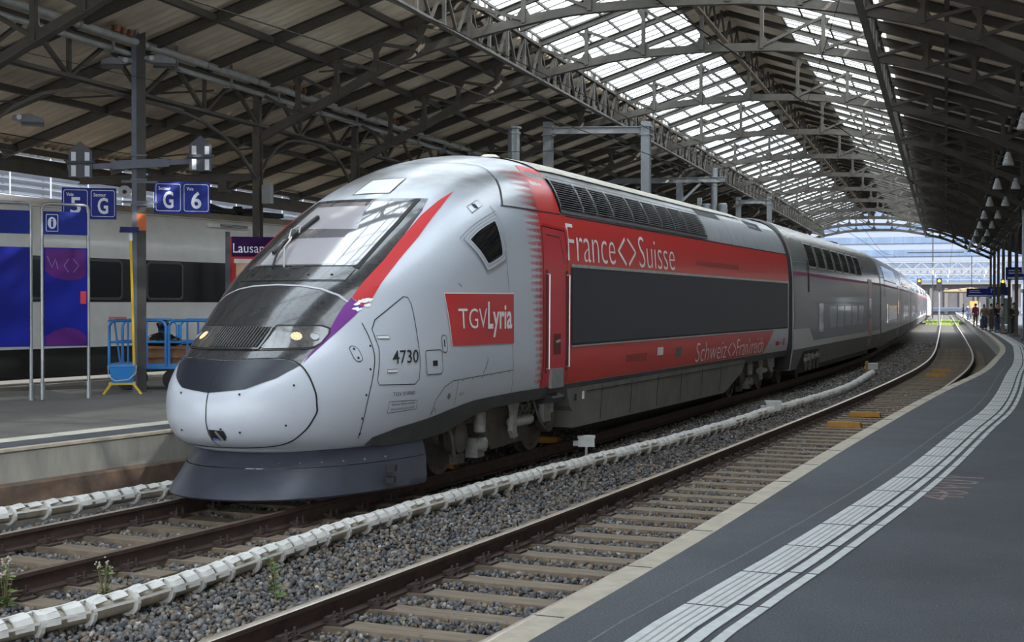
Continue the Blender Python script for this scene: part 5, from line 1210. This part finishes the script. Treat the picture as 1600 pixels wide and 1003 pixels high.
# poster board with the town name
t = thing('poster_board', 'purple and red poster board reading Lausanne half hidden by the train nose', 'poster board', (-14.49, 26.05, .40), math.atan2(.50, .866)); w = 1.25
m = MB(); m.box((-.03,0,1.6), (.10,.12,3.2)); m.box((w+.03,0,1.6), (.10,.12,3.2)); m.build('frame_post', mat('board_dark', (.03,.035,.045), .5), t); pn = MB().box((w/2,0,1.75), (w,.06,2.7)).build('poster', mat('poster_red', (.36,.03,.035), .7, spec=.2), t)
f = plane_map((0,-.031,0), (1,0,0), (0,0,1)); patch('poster_header', [(.05,2.68),(w,2.68),(w,3.1),(.05,3.1)], f, .003, mat('header_purple', (.030,.008,.055), .8, spec=.1), pn, .3); text('lettering', 'Lausanne', .08, .98, 2.76, 2.96, f, .006, M_signw, pn); patch('poster_picture', [(.14,2.2),(w-.1,2.2),(w-.1,2.56),(.14,2.56)], f, .003, mat('poster_beige', (.42,.28,.17), .5), pn, .3)
patch('poster_picture', [(.10,2.54),(w-.05,2.54),(w-.05,2.63),(.10,2.63)], f, .004, mat('poster_pale', (.55,.52,.48), .5), pn, .3)

# ------------------------------------------------------------------ white passenger train at the far side of the left platform
AW = Vector((.19, .98, 0)).normalized(); NW = Vector((AW.y, -AW.x, 0)); OW = Vector((-19.3, 25.0, 0))
M_wt = mat('coach_white', (.82,.81,.77), .35, coat=.3, var=.12, scale=1.5); M_wroof = mat('coach_roof', (.40,.33,.26), .6, var=.3, scale=2); M_wblk = mat('coach_black', (.020,.019,.019), .15, coat=.5); M_wframe = mat('window_frame_grey', (.10,.10,.10), .4, metal=.3)
def white_coach(y0, L, label):
    p = OW + AW*y0 - NW*1.42; t = thing('railcar', label, 'railway carriage', (p.x, p.y, 0), -math.atan2(AW.x, AW.y), 'carriages of the white train')
    P = [(1.36,.42),(1.42,1.08),(1.42,3.2),(1.38,3.6),(1.24,4.0),(1.02,4.28),(.62,4.48),(0,4.54)]; P = P + [(-x, z) for x, z in reversed(P[:-1])]
    m = MB(); m.prism(P, .15, L-.15); m.build('body_shell', M_wt, t, smooth=40); m = MB(); Q = [(1.05,4.26),(.62,4.50),(0,4.56),(-.62,4.50),(-1.05,4.26)]; m.prism(Q, .3, L-.3); m.build('roof', M_wroof, t)
    f = plane_map((1.424,0,0), (0,1,0), (0,0,1)); patch('window_band', [(.3,2.12),(L-.3,2.12),(L-.3,3.14),(.3,3.14)], f, .003, M_wblk, t, .6); patch('lower_band', [(.3,.42),(L-.3,.42),(L-.3,1.08),(.3,1.08)], plane_map((1.425,0,0), (0,1,0), (0,0,1)), .003, M_wblk, t, .6)
    x = 1.23
    while x < min(L - 1.6, 14.3):
        mb = MB(); ring(mb, rrect(x-.03,x+1.27,2.17,3.12,.12), rrect(x+.03,x+1.21,2.23,3.06,.10), f, .022); o = mb.build('window_frame', M_wframe, t); patch('window_pane', rrect(x+.03,x+1.21,2.23,3.06,.10), f, .012, M_glassd, o, .3); x += 2.09
    m = MB(); m.box((1.20, 17.1, 4.12), (.22, 1.6, .10)); m.build('roof_vent', M_wt, t); g = MB()
    for k in range(3): g.bar((1.32, 16.6, 4.09+.03*k), (1.32, 17.7, 4.09+.03*k), .02, .012)
    g.build('vent_slots', M_dark, t); m = MB(); m.tube([(.5,16.2,4.6),(.6,17.0,4.72),(.4,17.9,4.62),(.6,18.8,4.68)], .05, 8); m.lathe((.5,16.8,4.5), (0,0,1), [(.10,0),(.16,.1),(.10,.2),(.16,.26)], 10); m.lathe((.4,18.4,4.5), (0,0,1), [(.12,0),(.2,.1),(.12,.26)], 10); m.box((0,18.5,4.60), (1.0,3.6,.14)); m.build('roof_equipment', M_dark, t)
    for k, x in enumerate((2.2, L-2.2)): m = MB(); m.box((0, x, .35), (2.2, 2.8, .4)); m.build('bogie', M_bogie, t)
    return t
W1 = white_coach(-9.5, 13.9 + 9.5, 'white railway carriage with a black window band behind the information boards'); 
AW = Vector((.10, .995, 0)).normalized(); NW = Vector((AW.y, -AW.x, 0)); OW = Vector((-16.55, 38.9, 0))
W2 = white_coach(.3, 22, 'white railway carriage mostly hidden behind the nose of the red train')
# ------------------------------------------------------------------ scaffolded wall beyond it
M_slatw = mat('bright_louvre', (.36,.40,.46), .4, metal=.35, var=.3, scale=2, stretch=(1,.4,6)); M_backw = mat('back_wall', (.10,.12,.15), .8); M_scaf = mat('scaffold', (.30,.34,.42), .4, metal=.6)
mb = MB(); mb.box((-36.4, 70, 5.0), (.4, 160, 10.6)); struct(mb.build('wall_left', M_backw))
for k in range(32):
    z = 1.0 + k*.30; m = MB(); m.add([(-36.1,-8,z),(-36.1,148,z),(-35.92,148,z+.16),(-35.92,-8,z+.16),(-36.1,-8,z-.02),(-36.1,148,z-.02),(-35.90,148,z+.15),(-35.90,-8,z+.15)], [(0,1,2,3),(4,7,6,5),(0,4,5,1),(2,6,7,3)])
    o = struct(m.build('wall_left_slat', M_slatw))
sc = thing('scaffold', 'blue-grey tube scaffold in front of the bright louvred wall on the far left', 'scaffold')
for i, y in enumerate(np.arange(20, 100, 2.6)): MB().tube([(-35.3,y,-.3),(-35.3,y,10)], .035, 6).build('standard', M_scaf, sc)
for z in (2.4, 4.4, 6.4, 8.4): MB().tube([(-35.3,18,z),(-35.3,100,z)], .035, 6).build('ledger', M_scaf, sc)
for y in np.arange(20, 96, 5.2): MB().tube([(-35.25,y,2.4),(-35.25,y+2.6,4.4)], .03, 6).tube([(-35.25,y,4.4),(-35.25,y+2.6,6.4)], .03, 6).build('diagonal_brace', M_scaf, sc)
# dark cross-arm from the second column over the white train
t = thing('signal_arm', 'dark steel arm reaching from the second column over the white train', 'signal arm'); m = MB(); m.ibeam((XC-.15, 28.1, 4.95), (-19.6, 28.1, 5.0), .16, .18); m.build('beam', M_steel, t)
m = MB(); m.bar((-15.75, 28.1, 4.9), (-15.75, 28.1, 4.62), .22, .22, (0,1,0)); m.bar((-15.75, 28.1, 4.66), (-15.3, 28.1, 4.92), .07, .07); m.build('drop_post', M_steel, t); MB().box((XC+.30, 28.0, 4.55), (.22, .15, .42)).build('equipment_box', M_mast, t)
# unseen station wall on the right, added to darken reflections on the train
struct(MB().box((17.5, 140, 3.4), (.6, 310, 7.4)).build('wall_unseen', mat('plaster_beige', (.24,.215,.18), .8, var=.25, scale=.6))); mb = MB()
for y in np.arange(-10, 290, 4.2): mb.box((17.15, y, 2.0), (.12, 1.9, 3.2))
struct(mb.build('wall_unseen_openings', mat('opening_dark', (.03,.035,.04), .3)))

# ------------------------------------------------------------------ far end of the station
M_far = mat('far_mast', (.03,.033,.04), .9, spec=.1)
M_fac = mat('facade_pale', (.17,.20,.26), .7); M_facb = mat('facade_glass', (.10,.15,.24), .5, var=.3, scale=.25, stretch=(1,1,.5)); M_mull = mat('facade_mullion', (.13,.16,.21), .7)
b = thing('office_building', 'large pale blue office building with horizontal window bands closing the view', 'building', (-45, 385, 0)); MB().box((0, 6, 26), (150, 12, 52)).build('wall', M_fac, b)
for k in range(12):
    z = 9.0 + k*3.5; o = MB().box((0, -.12, z), (150, .3, 1.75)).build('window_band', M_facb, b); m = MB()
    for x in np.arange(-40, 70, 2.4): m.box((x, -.3, z), (.14, .1, 1.75))
    m.build('window_frame', M_mull, o)
b = thing('station_building', 'low dark grey building with vertical piers beyond the end of the tracks', 'building', (-14, 345, -.2)); MB().box((0, 4, 3.6), (62, 8, 7.4)).build('wall', mat('far_wall', (.09,.085,.095), .7, var=.2, scale=1), b); m = MB()
for x in np.arange(-30, 30, 3.4): m.box((x, -.2, 3.2), (.8, .4, 6.4))
m.build('piers', mat('far_pier', (.13,.12,.115), .7), b); MB().box((0,-.5,7.4), (63,1.2,.5)).build('cornice', mat('far_cornice', (.17,.17,.17), .7), b); MB().box((0,-.3,1.2), (62,.3,1.0)).build('parapet', mat('far_blue', (.12,.15,.2), .6), b)
b = thing('viaduct', 'pale grey lattice footbridge crossing the tracks in the distance', 'bridge', (0, 335, 0)); m = MB(); m.box((-12, 0, 9.2), (70, 2.5, .5)); m.box((-12, 0, 12.0), (70, 2.5, .45)); m.build('deck', mat('far_grey', (.13,.14,.17), .8), b); m = MB()
for x in np.arange(-46, 22, 1.5): m.bar((x,-1.2,9.4), (x,-1.2,12.0), .25, .25, (0,1,0)); m.bar((x,-1.2,9.4), (x+1.5,-1.2,12.0), .12, .12, (0,1,0))
m.build('lattice', mat('far_grey_light', (.10,.10,.11), .8), b); m = MB()
for x in (-44, -22, 14): m.box((x, .5, 4.4), (1.2, 1.2, 9.4))
m.build('pier', MATS['far_grey'], b)
def gantry(y, x0, x1, z, label):
    t = thing('catenary_gantry', label, 'gantry'); m = MB()
    for dz in (0, .9): m.bar((x0,y,z+dz), (x1,y,z+dz), .14, .12)
    n = int((x1-x0)/1.0)
    for k in range(n): a = x0 + (x1-x0)*k/n; c = x0 + (x1-x0)*(k+1)/n; m.bar((a,y,z if k % 2 else z+.9), (c,y,z+.9 if k % 2 else z), .09, .09)
    m.build('beam', M_mast, t)
    for x in (x0, x1): MB().ibeam((x,y,-.25), (x,y,z+1.4), .3, .3, (0,1,0)).build('leg', M_mast, t)
    m = MB()
    for x in (x0+3, -1.4, .4, x1-2): m.lathe((x,y,z-.5), (0,0,1), [(.05,0),(.1,.1),(.05,.2),(.1,.3),(.05,.5)], 8)
    m.build('insulator', mat('insulator_pale', (.45,.45,.44), .5), t)
gantry(170, -17, 6.5, 6.2, 'nearer grey lattice catenary gantry beyond the hall end'); gantry(215, -19, 7.5, 6.6, 'middle grey lattice catenary gantry beyond the hall end'); gantry(270, -22, 8, 6.8, 'farthest grey lattice catenary gantry beyond the hall end')
t = thing('catenary_mast', 'dark mast with crossarms standing up in front of the office building', 'mast', (-2.0, 240, -.2)); MB().tube([(0,0,0),(0,0,17.6)], .09, 8).build('pole', M_far, t); m = MB()
for z, w in ((17.0,4.4),(15.6,7.2),(13.6,3.2),(11.0,9.0)): m.box((.4,0,z), (w,.14,.16))
m.build('crossarm', M_far, t)
M_amber = glow('amber_light', (1.0,.42,.03), 3.0)
def signal(x, y, z, label, s=1.0):
    t = thing('railway_signal', label, 'signal', (x, y, -.2)); MB().tube([(0,.1,0),(0,.1,z+.2)], .09, 8).build('post', M_mast, t); m = MB(); m.box((0,0,z-.35), (.55*s,.18,1.35*s)); m.build('head', mat('signal_black', (.012,.012,.014), .6), t); MB().lathe((0,-.10,z+.05), (0,-1,0), [(.15*s,0),(.15*s,.03)], 16).build('lamp', M_amber, t); MB().box((0,-.17,z+.05+.20*s), (.42*s,.16,.03)).build('lamp_hood', MATS['signal_black'], t)
signal(-.62, 152, 4.75, 'amber railway signal on a mast between the two tracks'); signal(-3.1, 178, 5.2, 'amber railway signal just right of the far end of the train'); signal(3.15, 84, 3.55, 'amber signal light hung under the large blue sign on the right platform', .5)
for x, y, z, w, cells, lab in ((4.05, 79, 3.75, 1.9, ('Voie', '7'), 'large blue departure sign at the right edge'), (2.95, 118, 3.05, 2.6, ('Voie', '7'), 'blue platform sign with lettering farther along the right platform'), (4.0, 117, 3.15, 1.5, ('7', '8'), 'blue track number sign next to the longer far sign')):
    t = thing('platform_sign', lab, 'sign', (x, y, z), .0); MB().box((0,0,0), (w,.14,.68)).build('panel', M_blue, t); f = plane_map((0,-.0715,0), (1,0,0), (0,0,1)); mb = MB(); 
    if len(cells[0]) == 1: text(None, '7', -.55, -.38, -.12, .20, f, .001, None, None, mb=mb); text(None, '8', .30, .47, -.12, .20, f, .001, None, None, mb=mb)
    else: seam(None, [[(-w*.42,.16),(-w*.12,.16)],[(-w*.42,.02),(-w*.08,.02)],[(w*.26,.16),(w*.42,.16)],[(w*.26,.04),(w*.42,.04)]], f, .055, .001, None, None, 1, mb); seam(None, [[(-w*.45,-.24),(w*.45,-.24)]], f, .09, .001, None, None, 1, mb)
    mb.build('lettering', M_signw, t); m = MB()
    for dx in (-w*.35, w*.35): m.bar((dx,0,.34), (dx,0,5.72-z+.3), .05, .05, (0,1,0))
    m.build('hanger', M_steel, t)
t = thing('far_train', 'white rounded nose of another train standing beyond the end of the silver train', 'train', (on6(196).x, on6(196).y + 6, 0)); m = MB(); P = []
lv = []
for q in np.linspace(0, 1, 9): lv.append((-2.2 + 5*q**.5*1 - 2.8*(1-q)**2, q))
n = 20; vs = []
for i in range(12):
    u = i/11; s = -4*(1-u)**1.0; k = (1-(1-u)**2.2)**.5
    for j in range(n): a = math.pi*j/(n-1); vs.append((1.42*(.35+.65*k)*math.copysign(abs(math.cos(a))**.6, math.cos(a)), s, .5 + (.7+2.8*k)*max(math.sin(a), 0)**.7))
for j in range(n): a = math.pi*j/(n-1); vs.append((1.42*math.copysign(abs(math.cos(a))**.6, math.cos(a)), 25, .5 + 3.5*max(math.sin(a), 0)**.7))
m.add(vs, [(i*n+j, i*n+j+1, (i+1)*n+j+1, (i+1)*n+j) for i in range(12) for j in range(n-1)] + [tuple(range(n))]); m.build('body_shell', mat('far_white', (.75,.75,.75), .4), t, smooth=50); MB().box((0, 10, .35), (2.3, 26, .5)).build('underframe', M_dark, t)
t = thing('platform_shelter', 'tan roofed shelter on slim posts at the far end of the right platform', 'shelter', (2.9, 176, .4)); m = MB(); m.prism([(-3.1,3.2),(2.4,3.2),(2.4,3.35),(0,3.75),(-3.1,3.4)], -4, 10); m.build('roof', mat('shelter_tan', (.33,.25,.16), .7), t)
for y in (-3, 3, 9): MB().tube([(1.0,y,0),(1.0,y,3.3)], .10, 8).build('post', M_mast, t)
t = thing('ticket_machine', 'yellow-brown timetable case on the far right platform', 'timetable case', (3.15, 168, .4)); MB().box((0,0,1.35), (.9,.25,1.5)).build('case', mat('tan_case', (.42,.24,.05), .6), t); MB().box((0,0,.3), (.12,.12,.62)).build('stem', M_mast, t)
t = thing('kiosk', 'grey kiosk with a bright window behind the waiting people', 'kiosk', (6.15, 99, .4)); MB().box((0,0,1.25), (2.2,3,2.5)).build('walls', mat('kiosk_grey', (.20,.22,.23), .6), t); MB().box((-.1,-1.51,1.75), (1.5,.04,.95)).build('lit_window', glow('kiosk_light', (.85,.95,1.0), 1.6), t); MB().box((0,0,2.6), (2.5,3.3,.2)).build('roof', M_mast, t)
t = thing('glass_shelter', 'greenish glass windbreak on the right platform behind the people', 'shelter', (4.15, 118, .4)); MB().box((0,0,1.15), (1.9,.06,2.1)).build('glass_pane', mat('green_glass', (.10,.16,.15), .1, coat=.5), t); m = MB()
for x in (-.95, .95): m.box((x,0,1.15), (.08,.1,2.3))
m.build('frame', M_mast, t)
t = thing('display_case', 'tall white framed display case at the right edge beneath the roof', 'display case', (3.42, 66, 3.9)); MB().box((.32,0,1.0), (.9,.2,2.9)).build('case', M_frame, t); MB().box((.32,-.11,1.0), (.7,.02,2.5)).build('front_panel', mat('case_dark', (.06,.06,.065), .3), t); MB().box((.05,.1,2.3), (.08,.08,.9)).build('bracket', M_mast, t)
for x, y, z in ((-1.3,190,0),(-.2,198,0),(1.0,186,0),(.3,170,0),(-1.0,178,0)):
    g = MB(); rg = random.Random(int(y))
    for k in range(260): a = rg.uniform(-1.2,1.2); c = rg.uniform(-7,7); h = rg.uniform(.12,.4); g.add([(a-.05,c,0),(a+.05,c,0),(a+rg.uniform(-.1,.1),c,h)], [(0,1,2)])
    o = g.build('grass_tuft', mat('far_grass', (.22,.30,.07), .8), loc=(x,y,-.28), recalc=False); o['kind'] = 'stuff'; o['label'] = 'sunlit green weeds growing on the track beyond the hall'; o['category'] = 'grass'

# ------------------------------------------------------------------ people waiting on the right platform
SK = mat('skin', (.42,.26,.18), .6)
def skin_mesh(name, joints, edges, m, parent, sub=1):
    me = bpy.data.meshes.new(name); me.from_pydata([j[0] for j in joints], edges, []); me.materials.append(m); o = bpy.data.objects.new(name, me); COL.objects.link(o)
    if parent is not None: o.parent = parent
    md = o.modifiers.new('skin', 'SKIN'); md.use_smooth_shade = True
    for v, j in zip(me.skin_vertices[0].data, joints): v.radius = (j[1], j[2] if len(j) > 2 else j[1]); v.use_root = False
    me.skin_vertices[0].data[0].use_root = True
    sb = o.modifiers.new('smooth', 'SUBSURF'); sb.levels = sub; sb.render_levels = sub
    return o
def person(x, y, face, top, trousers, hair, label, h=1.72, arms='down', stride=.0, long_hair=False):
    t = thing('person', label, 'person', (x, y, .40), face); k = h/1.72; S = lambda p: tuple(c*k for c in p)
    fa = {'down': ((.22,.02,1.12),(.23,-.04,.86)), 'front': ((.21,-.02,1.12),(.08,-.26,1.10)), 'hip': ((.28,.06,1.14),(.19,-.06,.98))}[arms]
    J = [((0,0,.96),.125,.10),((0,.01,1.18),.12,.09),((0,.01,1.38),.145,.095),((0,.0,1.49),.055,.055),((0,-.01,1.585),.072,.085),((0,-.015,1.66),.068,.082)]
    E_ = [(0,1),(1,2),(2,3),(3,4),(4,5)]
    def add(p, r, par): J.append((p, r)); E_.append((par, len(J)-1)); return len(J)-1
    for sg in (-1, 1):
        a = add((sg*.17,.01,1.41), .055, 2); b = add((sg*fa[0][0],fa[0][1],fa[0][2]), .043, a); c = add((sg*fa[1][0],fa[1][1],fa[1][2]), .032, b); add((sg*fa[1][0]*.97,fa[1][1]-.05,fa[1][2]-.07), .030, c)
        st = stride*sg; a = add((sg*.095,0,.88), .085, 0); b = add((sg*.10,-st*.3-.01,.48), .058, a); c = add((sg*.10,st*.5,.09), .040, b); add((sg*.115,st*.5-.15,.035), .036, c)
    skin_mesh('body', [(S(j[0]), *[r*k for r in j[1:]]) for j in J], E_, SK, t)
    T = [(S((0,0,.84)),.165*k,.13*k),(S((0,.01,1.18)),.15*k,.115*k),(S((0,.01,1.37)),.16*k,.11*k),(S((0,.01,1.46)),.075*k,.07*k)]; TE = [(0,1),(1,2),(2,3)]
    for sg in (-1, 1): T += [(S((sg*.18,.01,1.40)),.068*k),(S((sg*fa[0][0],fa[0][1],fa[0][2])),.056*k),(S((sg*(fa[0][0]*.3+fa[1][0]*.7),fa[0][1]*.3+fa[1][1]*.7,fa[0][2]*.3+fa[1][2]*.7)),.046*k)]; n = len(T); TE += [(2,n-3),(n-3,n-2),(n-2,n-1)]
    skin_mesh('jacket', T, TE, top, t)
    L = [(S((0,0,1.02)),.145*k,.115*k)]; LE = []
    for sg in (-1, 1): st = stride*sg; L += [(S((sg*.095,0,.86)),.098*k),(S((sg*.10,-st*.3-.01,.48)),.074*k),(S((sg*.10,st*.5,.10)),.062*k)]; n = len(L); LE += [(0,n-3),(n-3,n-2),(n-2,n-1)]
    skin_mesh('trousers', L, LE, trousers, t)
    for sg in (-1, 1): m = MB(); m.box((sg*.115*k, stride*sg*.5-.06, .045), (.10,.27,.09), taper=.75); m.build('shoe', mat('shoe_dark', (.03,.028,.026), .6), t)
    m = MB(); P = []
    for i in range(7):
        a = math.pi/2*i/6
        for q in range(12): b = 6.2832*q/12; dr = -.045 if (math.sin(b) < -.5 and i < 3) else 0; P.append(((.088*math.cos(b))*math.cos(a)*k, (.005 + (.104+dr)*math.sin(b)*math.cos(a))*k, (1.615 + (.135*math.sin(a)))*k))
    if long_hair: P = [(px, py, pz - (.16*k if j < 12 and py > -.02 else 0)) for j, (px, py, pz) in enumerate(P)]
    m.add(P, [(i*12+j, i*12+(j+1) % 12, (i+1)*12+(j+1) % 12, (i+1)*12+j) for i in range(6) for j in range(12)] + [tuple(72+j for j in range(12))]); m.build('hair', hair, t, smooth=180)
    f = MB(); f.lathe((0,-.092*k,1.60*k), (0,-.9,-.4), [(.016*k,0),(.006*k,.028*k)], 6)
    for sg in (-1, 1): f.lathe((sg*.078*k,.0,1.605*k), (sg,0,0), [(.028*k,-.01),(.022*k,.012*k)], 8)
    f.build('face_features', SK, t); e = MB()
    for sg in (-1, 1): e.lathe((sg*.028*k,-.089*k,1.625*k), (0,-1,0), [(.010*k,0),(.004*k,.006*k)], 6)
    e.box((0,-.091*k,1.555*k), (.04*k,.008*k,.008*k)); e.build('eyes_and_mouth', mat('feature_dark', (.05,.02,.02), .5), t); return t
def cl(n, c): return mat(n, c, .85, var=.15, scale=9)
HB, HD, HG = cl('hair_brown', (.09,.05,.03)), cl('hair_dark', (.025,.02,.018)), cl('hair_grey', (.25,.23,.21))
BL, NV, GY, KH, PK, WH, JE, BR = cl('cloth_black', (.018,.018,.02)), cl('cloth_navy', (.02,.03,.07)), cl('cloth_grey', (.20,.20,.20)), cl('cloth_khaki', (.19,.16,.11)), cl('cloth_pink', (.42,.20,.20)), cl('cloth_white', (.55,.55,.53)), cl('denim', (.035,.06,.14)), cl('cloth_brown', (.09,.06,.045))
def at_px(v, y): return v
person(3.45, 77.0, .4, BL, BL, HD, 'person in black at the right edge, first of the waiting row', 1.76, 'front'); person(3.62, 80.5, -1.2, BR, BL, HB, 'person in brown beside the one in black, arms hanging', 1.68, 'down', 0, True)
person(3.1, 83.0, 1.8, GY, KH, HD, 'person in a grey top with light trousers among the nearest waiting people', 1.70, 'hip'); person(2.95, 86.5, .6, BL, JE, HB, 'person in a black jacket and blue jeans holding a paper', 1.78, 'front')
person(2.75, 91.0, 2.2, BR, BR, HD, 'person in dark brown clothes behind the one in jeans', 1.72, 'down'); person(2.45, 96.0, .2, KH, JE, HB, 'person in a khaki top standing alone at the platform edge', 1.68, 'down', .1, True)
pb = person(2.2, 111.0, 3.05, PK, KH, HB, 'person in a pink top with a backpack, seen from behind', 1.75, 'down', .12)
person(2.75, 132.0, 1.5, NV, BL, HD, 'person in navy farther along, left of the pink top', 1.75, 'hip'); person(2.35, 138.0, -.6, GY, GY, HG, 'grey-haired person in grey in the distant group', 1.72, 'down', .1)
person(2.9, 145.0, 2.6, BL, NV, HB, 'person in a black jacket in the distant group', 1.74, 'front'); person(2.35, 158.0, .9, NV, JE, HD, 'person in navy jacket and jeans in the distant group', 1.70, 'down', .1)
person(2.5, 170.0, 1.2, PK, NV, HG, 'person in a pale pink shirt in the distant group', 1.72, 'down'); person(2.15, 182.0, -1.6, BR, BL, HB, 'farthest person in brown at the end of the group', 1.75, 'hip')
o = MB(); o.prism(rrect(-.17,.17,1.02,1.46,.09), .13, .29); bp = o.build('backpack', mat('backpack_magenta', (.28,.02,.10), .7)); bp.location = (2.2, 111.0, .40); bp.rotation_euler = (0,0,3.05); tag(bp, 'magenta backpack worn by the person in the pink top', 'backpack')
t = thing('suitcase', 'upright dark suitcase standing beside the people near the platform edge', 'suitcase', (2.55, 101.0, .40), .3); m = MB(); m.prism(rrect(-.22,.22,.06,.68,.05), -.14, .14); m.build('shell', BR, t); m = MB(); m.tube([(-.1,.1,.66),(-.1,.1,.95),(.1,.1,.95),(.1,.1,.66)], .012, 6); m.build('handle', M_frame, t)
for sx in (-.16, .16): MB().lathe((sx-.015,0,.035), (1,0,0), [(.035,0),(.035,.03)], 10).build('wheel', M_dark, t)
# pairs of small bell lamps under the right roof slope
for i, y in enumerate(YT[4:14]):
    for dx in (-.3, .3):
        t = thing('pendant_lamp', f'pale bell lamp on the right, {nth(i+4)} truss, {"track" if dx < 0 else "platform"} side of its pair', 'lamp', (2.0+dx, y, 6.1), group='bell lamps under the right roof slope'); MB().tube([(0,0,.3),(0,0,zc(2.0+dx)-6.1)], .02, 6).build('rod', M_steel, t); MB().lathe((0,0,0), (0,0,1), [(.15,-.05),(.16,0),(.12,.10),(.13,.11),(.09,.2),(.10,.21),(.05,.33)], 14).build('shade', mat('lamp_shade', (.42,.43,.44), .5), t, smooth=30)
